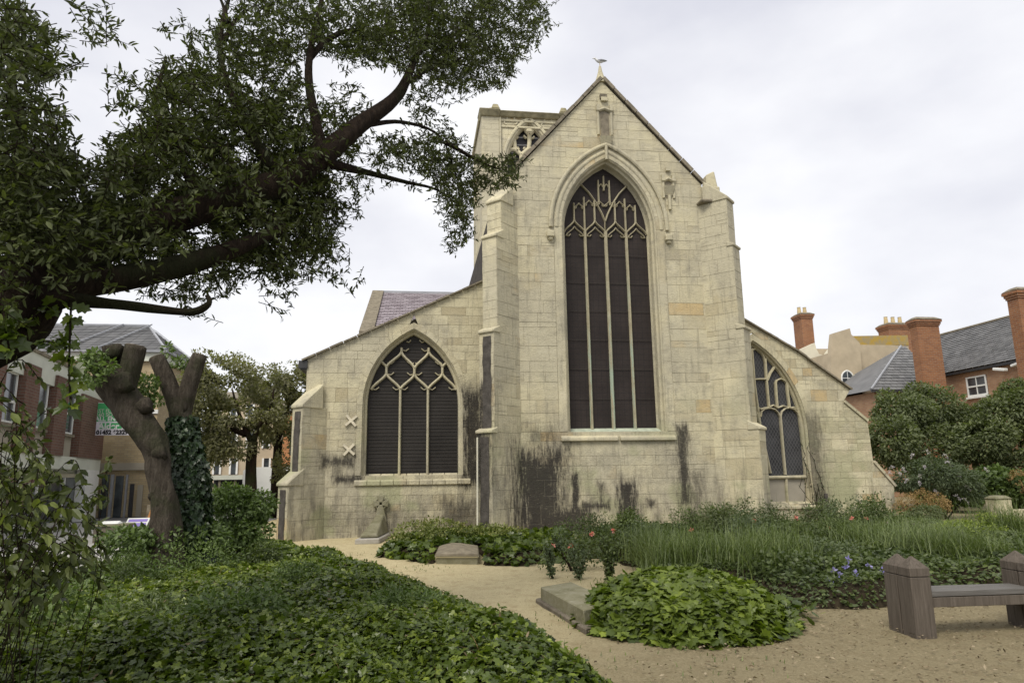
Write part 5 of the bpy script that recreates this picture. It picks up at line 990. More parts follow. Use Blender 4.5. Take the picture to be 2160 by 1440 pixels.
def blades(name, P, h_, spread, mat, parent=None, w=.008, seg=3, kind=None, label=None, cat=None, lean=None, tone0=.45):
    n = len(P); a = rng.uniform(0, 6.283, n); out = np.stack([np.cos(a), np.sin(a), np.zeros(n)], -1)
    if lean is not None: out = norm(out*.55+np.array(lean))
    sd_ = np.stack([-out[:, 1], out[:, 0], np.zeros(n)], -1); hh = h_*rng.uniform(.55, 1.2, n)[:, None]; sp = spread*rng.uniform(.2, 1.3, n)[:, None]; V = []
    for k in range(seg+1):
        t = k/seg; c = P+np.array((0, 0, 1.))*hh*(t-.38*t*t*t*(sp/ max(spread, 1e-3)))+out*sp*t*t; ww = w*(1-t*.92); V += [c-sd_*ww, c+sd_*ww]
    V = np.stack(V, 1).reshape(-1, 3); F = np.array([(2*k, 2*k+1, 2*k+3, 2*k+2) for k in range(seg)]); nv_ = 2*(seg+1)
    tn = np.repeat(np.clip(tone0+rng.normal(0, .2, n), 0, 1), nv_); o_ = fast(name, V, (F[None]+(np.arange(n)*nv_)[:, None, None]).reshape(-1, 4), mat, parent, tn); tag(o_, label, cat, kind=kind); return o_
# ============================================================ big evergreen tree over the left half
root = np.array((-4.3, 3.5, 0)); tree = thing('evergreen_tree', 'large dark evergreen tree reaching in from the left edge over the ivy', 'tree', tuple(root))
def limb(pp, rad, name='branch', par=tree, n=10, bump=.05, mat='bark', seed=1):
    pts = [np.array(onY(*q_)) if len(q_) == 3 and q_[0] > -900 and abs(q_[1]) > 20 or (len(q_) == 3 and q_[0] >= 20) else np.array(q_) for q_ in pp]
    S_ = smoothpath(pts, 5); R_ = np.interp(np.linspace(0, 1, len(S_)), np.linspace(0, 1, len(rad)), rad); o_ = MB().tube(S_, list(R_), n, bump, seed=seed).build(name, M[mat], par, True); return S_
Wp = lambda *a: np.array(onY(*a))
def limbw(pts, rad, name='branch', par=tree, n=10, bump=.05, mat='bark', seed=1, k=5):
    S_ = smoothpath(pts, k); R_ = np.interp(np.linspace(0, 1, len(S_)), np.linspace(0, 1, len(rad)), rad); MB().tube(S_, list(R_), n, bump, seed=seed).build(name, M[mat], par, True); return S_
limbw([root+(0, 0, -.15), root+(.05, .1, .8), root+(.25, .35, 1.7), Wp(-60, 690, 4.3), Wp(60, 595, 4.5), Wp(180, 520, 4.8), Wp(300, 478, 5.1), Wp(450, 430, 5.5), Wp(590, 385, 5.9), Wp(680, 330, 6.2), Wp(760, 262, 6.5), Wp(830, 210, 6.9), Wp(858, 165, 7.1), Wp(885, 100, 7.5)],
      [.42, .34, .28, .26, .21, .17, .135, .12, .115, .105, .085, .065, .05, .03], 'trunk', n=14, bump=.07)
limbw([Wp(30, 610, 4.4), Wp(180, 595, 4.7), Wp(330, 572, 5.0), Wp(480, 530, 5.4), Wp(600, 480, 5.9)], [.16, .10, .085, .07, .04])
limbw([Wp(60, 655, 4.35), Wp(140, 632, 4.35), Wp(230, 640, 4.45), Wp(330, 652, 4.55), Wp(405, 658, 4.6), Wp(440, 640, 4.6), Wp(436, 622, 4.6)], [.09, .045, .035, .027, .024, .02, .01], seed=4, bump=.12)
limbw([Wp(680, 345, 6.1), Wp(668, 270, 6.3), Wp(652, 180, 6.4), Wp(655, 110, 6.5), Wp(672, 30, 6.7), Wp(690, -60, 6.9)], [.08, .05, .04, .034, .026, .02])
limbw([Wp(655, 120, 6.5), Wp(690, 85, 6.8), Wp(740, 65, 7.2), Wp(800, 70, 7.6), Wp(880, 60, 8)], [.035, .03, .025, .02, .01])
limbw([Wp(690, 345, 6.2), Wp(780, 365, 6.8), Wp(860, 385, 7.3), Wp(920, 400, 7.8), Wp(965, 430, 8.2)], [.05, .03, .02, .014, .008])
limbw([Wp(600, 380, 5.9), Wp(540, 300, 6), Wp(480, 180, 6.2), Wp(465, 80, 6.3), Wp(490, -30, 6.5)], [.06, .045, .03, .025, .015])
limbw([Wp(120, 560, 4.6), Wp(70, 430, 4.9), Wp(40, 280, 5.2), Wp(20, 120, 5.4)], [.10, .07, .045, .02])
limbw([Wp(430, 440, 5.4), Wp(380, 330, 5.5), Wp(330, 230, 5.7), Wp(350, 120, 5.8)], [.05, .035, .025, .012])
for a_ in (((835, 205, 6.9), (870, 140, 7.2), (905, 60, 7.6), (900, -20, 7.9)), ((850, 180, 7), (900, 150, 7.4), (980, 120, 8)), ((760, 265, 6.5), (850, 258, 7), (930, 290, 7.5), (965, 380, 8)), ((940, 300, 7.5), (1010, 340, 8), (1060, 360, 8.3)), ((470, 90, 6.3), (500, 40, 6.4), (540, 10, 6.5)), ((480, 50, 6.3), (470, 10, 6.4), (450, -30, 6.4))):
    limbw([Wp(*q_) for q_ in a_], [.03, .02, .012, .007], n=6)
E_L = [ # cx, cy, rx, ry, weight
 (25, 130, 80, 100, 1), (95, 120, 60, 60, .7), (30, 300, 120, 100, 1.1), (110, 420, 150, 95, 1.3), (60, 480, 110, 80, 1.1), (30, 40, 45, 60, .8),
 (200, 50, 38, 45, .55), (235, 85, 25, 22, .35), (262, 55, 30, 20, .0), (270, 195, 50, 40, .45), (320, 320, 80, 60, 1.), (375, 190, 60, 70, .9), (375, 55, 34, 28, .22), (450, 120, 65, 65, .8), (420, 240, 110, 90, 1.2), (360, 350, 140, 80, 1.3),
 (520, 70, 60, 80, .8), (560, 180, 80, 100, 1.), (530, 300, 110, 100, 1.3), (600, 60, 60, 80, .9), (660, 40, 60, 60, .8), (600, 250, 60, 60, .8), (600, 400, 90, 80, 1.2), (650, 470, 70, 60, 1.), (560, 480, 120, 70, 1.2),
 (500, 550, 110, 45, .9), (620, 540, 80, 50, .9), (700, 480, 35, 60, .55), (700, 560, 45, 30, .5), (740, 590, 22, 20, .25), (590, 600, 45, 30, .3), (590, 650, 25, 25, .25), (660, 380, 60, 60, .9), (720, 440, 45, 30, .4), (740, 420, 25, 20, .2),
 (750, 60, 90, 70, 1.1), (860, 60, 110, 90, 1.4), (960, 60, 110, 100, 1.5), (1060, 50, 90, 80, 1.1), (1120, 40, 50, 60, .6), (1010, 140, 80, 50, 1.), (920, 130, 80, 50, .9), (1040, 165, 35, 30, .5), (900, 180, 60, 30, .4), (980, 185, 45, 25, .5),
 (720, 215, 55, 40, .5), (690, 290, 70, 60, .9), (790, 100, 70, 40, .7), (730, 130, 30, 35, .25), (900, 210, 45, 35, .4), (900, 265, 50, 35, .5), (940, 235, 18, 18, .0), (790, 310, 70, 35, .6), (850, 310, 50, 25, .45), (870, 335, 90, 25, .55), (760, 380, 60, 35, .35), (860, 385, 30, 22, .2), (940, 330, 50, 50, 1.), (960, 400, 48, 60, 1.2), (970, 470, 30, 45, .9), (962, 520, 20, 18, .5), (1000, 370, 42, 40, 1.), (1055, 365, 42, 36, 1.2), (900, 330, 60, 35, .6), (1085, 345, 20, 20, .5), (450, 500, 150, 60, .5), (250, 480, 150, 60, .5), (640, 330, 60, 60, .7),
 (200, 530, 120, 50, 1.), (330, 520, 100, 40, .7), (100, 570, 90, 40, .8), (380, 600, 70, 35, .55), (440, 590, 60, 40, .5), (400, 650, 30, 30, .18), (440, 690, 35, 22, .14), (260, 610, 60, 12, .18), (20, 600, 40, 60, .6), (300, 440, 120, 50, .9), (460, 420, 100, 60, .9), (20, 680, 30, 30, .3)]
TW = []
for cx, cy, rx, ry, w in E_L:
    n = int(w*rx*ry*3.1416/160.*(1+cx/1300.))
    u = norm(rng.normal(size=(n, 2)))*np.sqrt(rng.random((n, 1))); X = cx+u[:, 0]*rx; Y_ = cy+u[:, 1]*ry; Dp = 4.7+X/1100*3.9+rng.normal(-.15, .6, n)+(cy < 150)*.3
    for x, y, d in zip(X, Y_, Dp): TW.append(onY(x, y, max(d, 3.9)))
TW = np.array(TW); k = vnoise(TW[:, 0], TW[:, 1], TW[:, 2], s=3.2, seed=12) > -.64; TW = TW[k]; nT = len(TW)
def twigs(name, TW, L_, nl, size, tmpl, mat, par, droop=.25, tone0=.4, stem=True, spread=.9):
    nT = len(TW); TD = norm(rng.normal(size=(nT, 3))*np.array((1, 1, .6))+np.array((.25, 0, -droop))); P, D, Nn = [], [], []
    for j in range(nl):
        t = (j+.6)/nl; s_ = norm(np.cross(TD, rng.normal(size=(nT, 3)))); P.append(TW+TD*L_*(t-.5)); D.append(norm(TD*(.45+.5*t)+s_*spread)); Nn.append(norm(rng.normal(size=(nT, 3))*.6+np.array((0, 0, 1.))))
    P, D, Nn = map(np.concatenate, (P, D, Nn)); tn = tone0+.18*np.tile(vnoise(TW[:, 0], TW[:, 1], TW[:, 2], s=2.5, seed=3), nl)+rng.normal(0, .16, len(P))
    o_ = leaves(name, P, D, Nn, size*rng.uniform(.65, 1.2, len(P)), tmpl, mat, par, tn)
    if stem: stems('twig', TW-TD*L_*.6, TW+TD*L_*.45, .004, M['bark'], par)
    return o_
twigs('crown', TW, .22, 11, .064, LANCE, M['oak'], tree, tone0=.44)
print('crown twigs', nT)
# ============================================================ ivy bed in the left foreground
B1 = [(-4.6, 22), (-4.0, 19), (-2.5, 16.2), tuple(onZ(720, 1190)[:2]), tuple(onZ(820, 1228)[:2]), tuple(onZ(900, 1270)[:2]), tuple(onZ(985, 1305)[:2]), tuple(onZ(1080, 1340)[:2]), tuple(onZ(1160, 1385)[:2]), tuple(onZ(1240, 1440)[:2]), (1.5, 4.5), (1.5, 2.4), (-4.9, 2.4), (-5.3, 8), (-5.3, 14), (-5.4, 22)]
H1 = bed('ivy_ground_cover', 'glossy dark ivy covering the left foreground beside the sandy path', B1, .30, .7, .60, M['ivy'], .056, IVY, 2400, 480, seed=21, tone0=.49, pat=1.5, tvar=.26, fall=True)
n = 60000; X = rng.uniform(-5.2, 1.5, n); Y_ = rng.uniform(4, 16, n); k = (edgedist(X, Y_, B1) > .08) & (vnoise(X, Y_, s=2.0, seed=55) > -.05) & (rng.random(n) < np.clip(7./np.hypot(X, Y_), .3, 1)); X, Y_ = X[k], Y_[k]; n = len(X); Z = H1(X, Y_)
o_ = leaves('creeping_weeds', np.stack([X, Y_, Z+rng.uniform(.0, .12, n)], -1), rdir(n, .1, .5), norm(np.array((0, 0, 1.))+rng.normal(size=(n, 3))*.45), .042*rng.uniform(.5, 1.5, n), OVAL, M['mound'], None, .5+.2*vnoise(X, Y_, s=2)+rng.normal(0, .2, n)); tag(o_, 'small pale leaved weeds growing up through the left ivy', 'weeds')
n = 1500; X = rng.uniform(-4.8, 1.3, n); Y_ = rng.uniform(4.2, 12, n); k = edgedist(X, Y_, B1) > .1; X, Y_ = X[k], Y_[k]; n = len(X); Z = H1(X, Y_)
o_ = leaves('fallen_leaves', np.stack([X, Y_, Z+rng.uniform(.03, .09, n)], -1), rdir(n, 0, .3), norm(np.array((0, 0, 1.))+rng.normal(size=(n, 3))*.5), .05*rng.uniform(.5, 1.3, n), LANCE, M['litter'], None, rng.random(n)*.7); tag(o_, 'brown fallen leaves caught on the left ivy', 'leaf litter')
n = 260; X = rng.uniform(-4.6, 1.2, n); Y_ = rng.uniform(4.2, 13, n); k = edgedist(X, Y_, B1) > .15; X, Y_ = X[k], Y_[k]; P = np.stack([X, Y_, H1(X, Y_)-.02], -1); blades('ivy_runners', P, .16, .35, M['dry'], None, w=.004, seg=4, kind='stuff', label='thin bare stems arching over the left ivy', cat='stems')
for i, (px, py, Y_, h_, lab) in enumerate(((215, 1165, 9.6, .42, 'bushy weed clump in the ivy left of the leaning trunk'), (300, 1175, 10.2, .36, 'bushy weed clump in the ivy below the purple pavement sign'), (450, 1170, 11.2, .40, 'light green weed clump in the ivy below the ivy clad trunk'), (545, 1160, 12.4, .34, 'light green weed clump in the ivy below the fresh green bush'),
        (640, 1215, 9.4, .22, 'low weed clump on the hump of ivy nearest the path bend'), (110, 1260, 6.6, .45, 'weed clump in the ivy beside the near shrub'), (330, 1250, 7.6, .24, 'low weed clump in the middle of the left ivy'), (480, 1330, 6.4, .2, 'nearest weed clump in the ivy'), (860, 1330, 7.0, .2, 'low weed clump at the path edge of the ivy'))):
    c = onY(px, py, Y_); z0_ = float(H1(np.array([c[0]]), np.array([c[1]]))[0]); t = thing('weed_clump', lab, 'plant', (c[0], Y_, max(z0_, 0)), 'weed clumps in the left ivy'); r_ = rng.uniform(.35, .6)
    crown('foliage', [((c[0], Y_, z0_+h_*.4), (r_, r_*.8, h_*.75), 900), ((c[0]+rng.normal(0, .3), Y_+rng.normal(0, .2), z0_+h_*.5), (r_*.5, r_*.5, h_*.8), 350)], .05, OVAL if i % 2 else LANCE, M['bush' if i % 3 else 'shrub'], t, tone0=rng.uniform(.3, .6), shell=.15, seed=400+i)
# ============================================================ leafy mound and the beds on the right
mc = np.array((2.88, 7.66)); MP = [tuple(mc+np.array((1.42*math.cos(t_), 1.12*math.sin(t_)))*(1+.06*math.sin(3*t_))) for t_ in np.linspace(0, 6.2832, 22)[:-1]]
def Hm(X, Y_):
    r2 = ((X-mc[0])/1.06)**2+((Y_-mc[1])/1.08)**2; return np.where(r2 < 1, .50*np.sqrt(np.clip(1-r2, 0, 1))**1.1+.035*vnoise(X, Y_, s=5, seed=8), -.1)
n = 8500; X = rng.uniform(mc[0]-1.06, mc[0]+1.06, n); Y_ = rng.uniform(mc[1]-1.1, mc[1]+1.1, n); Z = Hm(X, Y_); k = Z > -.02; X, Y_, Z = X[k], Y_[k], Z[k]; n = len(X); e = .05
nn = norm(np.stack([-(Hm(X+e, Y_)-Z)/e, -(Hm(X, Y_+e)-Z)/e, np.ones(n)*.9], -1)); nn = np.where(np.abs(nn[:, 2:]) > .99, nn, nn); out = norm(np.stack([X-mc[0], Y_-mc[1], np.full(n, -.35)], -1))
mnd = thing('leafy_mound_plant', 'low dome of bright green lobed leaves in the middle of the sandy ground', 'plant', (*mc, 0))
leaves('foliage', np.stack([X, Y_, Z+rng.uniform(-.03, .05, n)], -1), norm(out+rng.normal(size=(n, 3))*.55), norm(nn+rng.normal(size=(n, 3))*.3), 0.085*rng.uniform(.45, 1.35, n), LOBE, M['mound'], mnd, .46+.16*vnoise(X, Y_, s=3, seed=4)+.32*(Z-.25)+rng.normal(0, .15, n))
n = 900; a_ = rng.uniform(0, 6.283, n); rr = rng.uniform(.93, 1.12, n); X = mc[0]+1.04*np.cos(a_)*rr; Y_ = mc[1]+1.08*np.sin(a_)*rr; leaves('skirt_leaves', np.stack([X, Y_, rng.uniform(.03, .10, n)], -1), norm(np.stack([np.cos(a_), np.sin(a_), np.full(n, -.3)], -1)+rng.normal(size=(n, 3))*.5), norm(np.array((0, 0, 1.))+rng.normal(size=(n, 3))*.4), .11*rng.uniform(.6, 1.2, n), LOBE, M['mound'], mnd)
# trailing runner to the right of the mound
X = rng.uniform(3.75, 4.3, 260); Y_ = 7.95+.25*rng.normal(size=260); leaves('runner', np.stack([X, Y_, rng.uniform(.03, .16, 260)], -1), rdir(260, flat=.3), norm(np.array((0, 0, 1.))+rng.normal(size=(260, 3))*.4), .11*rng.uniform(.6, 1.2, 260), LOBE, M['ivy'], mnd)
MB().tube([(mc[0], mc[1], -.1), (mc[0], mc[1], .12), (mc[0], mc[1], .3)], [.85, .75, .35], 20).build('soil_heart', M['soil'], mnd)
# bed in front of the chancel (left): ivy, coped tomb and yellow green shrubs
zq = lambda px, py: tuple(onZ(px, py)[:2])
B2 = [zq(800, 1176), zq(905, 1192), zq(1010, 1192), zq(1100, 1196), zq(1190, 1188), zq(1220, 1165), (3.9, 17.9), (2.2, 17.7), (1.6, 18.4), (.2, 18.7), zq(830, 1150)]
cen_t = cen
hole2 = lambda X, Y_: (np.abs(X-cen_t[0]) < .50-.1*(Y_ < cen_t[1]-.8)) & (Y_ < cen_t[1]+.75)
bed('ivy_ground_cover', 'ivy around the sunken ridged tomb in front of the tall window', B2, .20, .8, .3, M['ivy'], .085, IVY, 420, 250, seed=31, tone0=.40, pat=1.2, hole=hole2)
def shrub(name, label, blobs, size, tmpl, mat, seed=1, base=None, stem=3, grp=None, cat='shrub', **kw):
    c0 = np.mean([b_[0] for b_ in blobs], 0) if base is None else np.array(base); t = thing(name, label, cat, (c0[0], c0[1], 0), grp)
    crown('foliage', blobs, size, tmpl, M[mat], t, seed=seed, **kw)
    for k_ in range(stem):
        b_ = blobs[k_ % len(blobs)][0]; a_ = rng.normal(0, .08, 2); limbw([np.array((c0[0]+a_[0], c0[1]+a_[1], -.05)), np.array(((c0[0]+b_[0])/2+a_[0], (c0[1]+b_[1])/2+a_[1], b_[2]*.5)), np.array(b_)+np.array((*a_, .0))], [.03, .022, .008], 'stem', t, 6, .1, 'bark', k_, 3)
    return t
def wb(px, py, Y, rx, rz, n, ry=None): c = onY(px, py, Y); s_ = Y/1468.*1.0; return (tuple(c), (rx*s_, (ry or rx*s_), rz*s_), n)
shrub('spiraea_shrub', 'yellow green shrub left of the ridged tomb, under the aisle window', [wb(880, 1125, 15.8, 52, 26, 900, .6), wb(930, 1118, 16.2, 50, 26, 900, .6), wb(845, 1145, 15.3, 30, 20, 450, .4)], .06, OVAL, 'spiraea', 3, tone0=.45, shell=.5)
shrub('spiraea_shrub', 'yellow green shrub right of the ridged tomb, before the chancel buttress', [wb(1030, 1130, 15.9, 50, 24, 800, .6), wb(1075, 1132, 15.8, 40, 22, 600, .5), wb(990, 1125, 16.2, 30, 20, 350, .5)], .06, OVAL, 'spiraea', 5, tone0=.42, shell=.5)
# long bed on the right
B3 = [zq(1160, 1185), zq(1260, 1180), zq(1345, 1200), zq(1380, 1220), (2.6, 9.5), (3.3, 9.0), (4.2, 8.75), zq(1700, 1285), zq(1860, 1290), zq(2000, 1255), zq(2160, 1250), (10.5, 9.4), (12, 10), (13, 13.2), (14, 16.5), (12.5, 18.2), (9.8, 17.4), (7.5, 17.7), (4.3, 17.5), zq(1225, 1150)]
H3 = bed('leafy_ground_cover', 'mixed green perennials filling the bed right of the path', B3, .26, .8, .35, M['shrub'], .055, OVAL, 1500, 520, seed=41, tone0=.42, pat=1.3, tvar=.22, tiltmul=.7)
def tuft(px, py_base, Y, n, h_, sp, r_, label, mat='grass', lean=None, tone0=.45, name='grass_tussock', w=.007):
    c = onY(px, py_base, Y); c[2] = max(0, min(c[2], .35)); h_ *= 1.22; n = int(n*.95); sp *= 1.25; t = thing(name, label, 'ornamental grass', (c[0], c[1], 0)); P = np.array(c)+np.stack([rng.normal(0, r_, n), rng.normal(0, r_, n), np.zeros(n)], -1); P[:, 2] = .15
    blades('blade', P, h_, sp, M[mat], t, w=w, seg=4, kind='stuff', lean=lean, tone0=tone0); return t
tuft(1440, 1235, 10.2, 900, .62, .35, .26, 'left tussock of arching grass behind the leafy mound')
tuft(1560, 1240, 9.6, 1100, .66, .42, .30, 'middle tussock of arching grass behind the right shoulder of the leafy mound')
tuft(1640, 1240, 10.4, 900, .6, .4, .28, 'right tussock of arching grass between the mound and the blue flowers')
tuft(1380, 1200, 11.6, 500, .6, .3, .22, 'small upright grass tussock left of the arching grasses', tone0=.4)
tuft(1950, 1195, 10.6, 1300, .62, .62, .40, 'wide tussock of long leaning grass behind the bench, left part', lean=(.5, .1, 0), tone0=.5)
tuft(2040, 1200, 10.2, 1100, .5, .6, .40, 'wide tussock of long leaning grass behind the bench seat', lean=(-.5, .1, 0), tone0=.52)
tuft(1850, 1180, 11.8, 900, .6, .5, .35, 'leaning grass tussock just left of the chest tombs', lean=(-.3, .0, 0), tone0=.46)
tuft(2135, 1150, 13.0, 1000, .75, .5, .4, 'tall grass tussock at the right edge below the stone pier', lean=(-.35, .0, 0), tone0=.5)
n = 11000; X = rng.uniform(3.0, 12.5, n); Y_ = rng.uniform(9.3, 17.4, n); k = inpoly(X, Y_, B3) & (vnoise(X, Y_, s=1.4, seed=77) > .32); P = np.stack([X[k], Y_[k], .15+0*X[k]], -1); blades('meadow_grass', P, .46, .5, M['grass'], None, w=.006, seg=3, kind='stuff', label='thin grass stems among the perennials of the right bed', cat='grass')
PC = [(1245, 1135, 14.2, .34, 'shrub'), (1330, 1128, 15., .36, 'shrub'), (1370, 1145, 13.2, .32, 'sage'), (1450, 1125, 15.2, .38, 'shrub'), (1520, 1130, 14.5, .42, 'mass'), (1545, 1118, 15.8, .40, 'shrub'), (1640, 1122, 15.2, .40, 'shrub'), (1690, 1150, 12.8, .40, 'shrub'), (1740, 1122, 15.2, .46, 'mass'), (1775, 1150, 12.6, .42, 'shrub'), (1815, 1125, 14.6, .48, 'sage'), (1865, 1122, 14.0, .52, 'shrub'), (1900, 1160, 12.6, .36, 'shrub'), (1660, 1195, 10.9, .34, 'shrub'), (1730, 1205, 10.6, .36, 'sage'), (2080, 1165, 11.8, .34, 'shrub'), (1420, 1165, 12.4, .3, 'shrub'), (1590, 1150, 13.2, .36, 'sage')]
PL = ['leafy clump at the left tip of the long bed, beside the first roses', 'leafy clump below the left end of the stained plinth', 'grey green clump above the dark sapling', 'leafy clump below the middle of the tall window', 'taller dark clump below the right half of the tall window', 'leafy clump at the foot of the wall near the right chancel buttress', 'leafy clump in front of the right chancel buttress',
 'leafy clump between the mound and the right aisle window', 'tall dark clump below the right aisle window', 'leafy clump in mid bed below the small wall niche', 'grey green clump left of the chest tombs', 'tallest leafy clump touching the taller chest tomb', 'leafy clump just in front of the taller chest tomb', 'leafy clump between the right tussock and the blue flowers', 'grey green clump above the blue flowers', 'leafy clump behind the far bench posts', 'low leafy clump behind the left tussock', 'grey green clump behind the middle tussock']
for i, (px, py, Y_, h_, m_) in enumerate(PC):
    h_ *= 1.0+.3*(Y_ > 13)+rng.uniform(-.1, .15); c = onY(px, py, Y_); t = thing('perennial_clump', PL[i], 'plant', (c[0], Y_, 0), 'perennial clumps in the long bed')
    r_ = rng.uniform(.42, .68); crown('foliage', [((c[0], Y_, h_*.8), (r_, r_*.8, h_*.8), 1300), ((c[0]+rng.normal(0, .3), Y_+.1, h_*1.2), (r_*.55, r_*.5, h_*.55), 420), ((c[0]+rng.normal(0, .35), Y_-.1, h_*1.0), (r_*.5, r_*.5, h_*.5), 320)], .058 if m_ != 'sage' else .05, OVAL if i % 3 else LANCE, M[m_], t, tone0=rng.uniform(.32, .62), shell=.15, seed=300+i)
    P = np.array((c[0], Y_, .1))+np.stack([rng.normal(0, r_*.5, 26), rng.normal(0, .15, 26), np.zeros(26)], -1); blades('stems', P, h_*2.1, .12, M['shrub'], t, w=.005, seg=2, kind='stuff')
# tall leafy stems behind the grave slab
for i, (px, py, lab) in enumerate(((1165, 1222, 'leftmost pale green sapling behind the grave slab'), (1222, 1224, 'middle pale green sapling behind the grave slab'), (1285, 1232, 'dark leafy sapling behind the right end of the grave slab'), (1185, 1185, 'small pale sapling by the edge of the tomb ivy'))):
    b_ = onZ(px, py); t = thing('leafy_sapling', lab, 'plant', tuple(b_)); hh = .5 if i != 2 else .62; A_, B_, P = [], [], []
    for k_ in range(7 if i != 2 else 12):
        e_ = b_+np.array((rng.normal(0, .10), rng.normal(0, .10), hh*rng.uniform(.7, 1.15))); A_.append(b_); B_.append(e_); P += [b_+(e_-b_)*t_ for t_ in rng.uniform(.12, 1, 60)]
    P = np.array(P)+rng.normal(0, .02, (len(P), 3)); stems('stem', A_, B_, .006, M['bark'], t); leaves('leaf', P, rdir(len(P), .2), norm(rdir(len(P), 1.)), .055*rng.uniform(.6, 1.3, len(P)), OVAL, M['sage' if i != 2 else 'shrub'], t)
# rose bushes along the foot of the wall
def flowerheads(t, pts, r_, mat, nm='flower', petals=14):
    for c in pts:
        P = np.repeat(np.array([c]), petals, 0); D = rdir(petals, .25); leaves(nm, P+D*r_*.15, D, rdir(petals, .8), r_*rng.uniform(.8, 1.15, petals), OVAL, M[mat], t)
for i, (px, py, Y, fl, lab) in enumerate(((1190, 1178, 11.9, ((1166, 1152), (1203, 1151)), 'rose bush with two pink blooms nearest the ridged tomb'), (1270, 1160, 13., ((1249, 1126), (1294, 1119)), 'rose bush with two pink blooms before the dark stained wall'),
        (1400, 1150, 13.6, ((1382, 1134), (1458, 1118)), 'rose bush with small blooms below the middle of the tall window'), (1590, 1140, 14., ((1591, 1099), (1560, 1112)), 'rose bush with one large pink bloom at the right chancel buttress'),
        (1690, 1135, 13.8, ((1679, 1092), (1680, 1119)), 'rose bush with coral blooms below the right aisle window'), (1810, 1135, 13.8, ((1797, 1093), (1828, 1093), (1745, 1112)), 'rose bush with pink blooms left of the chest tombs'))):
    c = onY(px, py-18, Y); t = shrub('rose_bush', lab, [((c[0], c[1], .33), (.62, .42, .33), 520), ((c[0]+.4, c[1]+.1, .28), (.4, .35, .26), 240)], .055, OVAL, 'shrub', 60+i, tone0=.36, shell=.3, cat='rose bush')
    pts = [onY(*f_, Y-.1) for f_ in fl]; flowerheads(t, pts, .048, 'pink', petals=20); stems('flower_stem', [np.array((c[0]+rng.normal(0, .1), c[1], .15)) for _ in pts], pts, .005, M['shrub'], t, None)
# blue cranesbill in front, euphorbia and ferny clumps behind the bench
cb_ = onZ(1790, 1270); t = shrub('cranesbill_plant', 'leafy clump with small violet blue flowers left of the bench', [((cb_[0]-.35, cb_[1]+.75, .25), (.7, .5, .32), 1500), ((cb_[0]+.45, cb_[1]+.5, .22), (.6, .45, .3), 1300)], .05, LOBE, 'shrub', 71, tone0=.42, shell=.4, cat='flowering plant', stem=1)
flowerheads(t, [onY(px, py, 8.35) for px, py in ((1757, 1202), (1770, 1212), (1785, 1196), (1805, 1214), (1808, 1208), (1834, 1192), (1752, 1225), (1776, 1228), (1802, 1232), (1861, 1208), (1868, 1196), (1840, 1262), (1826, 1222), (1790, 1180))], .045, 'violet', petals=9)
c = onY(2040, 1158, 12.4); shrub('ferny_plant', 'bright lime green feathery clump right of the chest tombs', [((c[0], c[1], .32), (.9, .6, .30), 2400)], .05, DIAM, 'mound', 72, tone0=.85, shell=.5, cat='plant', stem=1)
c = onY(2108, 1122, 13.2); shrub('spurge_plant', 'yellow green spurge heads at the end of the lower chest tomb', [((c[0]-.25, c[1], .62), (.22, .2, .06), 200), ((c[0]+.15, c[1], .56), (.28, .2, .07), 260), ((c[0]+.5, c[1]+.1, .45), (.3, .2, .08), 200)], .04, DIAM, 'yellowgreen', 73, tone0=.6, shell=.1, cat='plant', stem=3)
# ============================================================ shrubs beyond the south corner
def mass(name, label, bl, size, seed, mat='mass', tmpl=OVAL, stem=4, **kw): return shrub(name, label, [wb(*b_) for b_ in bl], size, tmpl, mat, seed, stem=stem, **kw)
mass('laurel_shrub', 'large dark green shrub right of the church, under the brick chimney', [(1905, 872, 25.5, 58, 44, 5200, 1.4), (1965, 862, 26, 58, 52, 5200, 1.5), (1880, 930, 24.5, 48, 60, 4600, 1.2), (1960, 950, 25, 75, 70, 6500, 1.5), (2020, 910, 25.5, 50, 60, 4200, 1.4), (1870, 835, 26, 22, 14, 300, .4), (1935, 822, 26, 26, 18, 450, .5)], .13, 81, tone0=.45, thr=-.4)
mass('laurel_shrub', 'tall green shrub at the right edge below the sash window', [(2120, 872, 24, 58, 50, 5000, 1.4), (2170, 852, 23.5, 50, 56, 4000, 1.4), (2075, 930, 24, 60, 58, 5000, 1.4), (2145, 950, 23.5, 60, 60, 5000, 1.4), (2140, 815, 24, 28, 18, 500, .5), (2060, 870, 25, 30, 25, 600, .6)], .13, 83, tone0=.50, thr=-.4)
mass('ivy_hedge', 'bright ivy bank behind the far strip of sandy path', [(2040, 1035, 23, 60, 32, 2400, 1.), (2100, 1020, 22.5, 60, 40, 2600, 1.), (2150, 1035, 22, 40, 38, 1500, 1.), (1985, 1050, 23.5, 45, 26, 1500, 1.)], .13, 84, 'bush', IVY, 2, tone0=.35, cat='hedge')
bd = mass('buddleia_shrub', 'grey green shrub with arching pale lilac flower spikes beside the church corner', [(1960, 1000, 20.5, 62, 38, 2600, .9), (2015, 1010, 20.5, 50, 34, 1800, .8), (1910, 1010, 20.8, 32, 30, 900, .6), (2040, 1040, 20.5, 32, 20, 700, .5)], .13, 85, 'sage', LANCE, 5, tone0=.3)
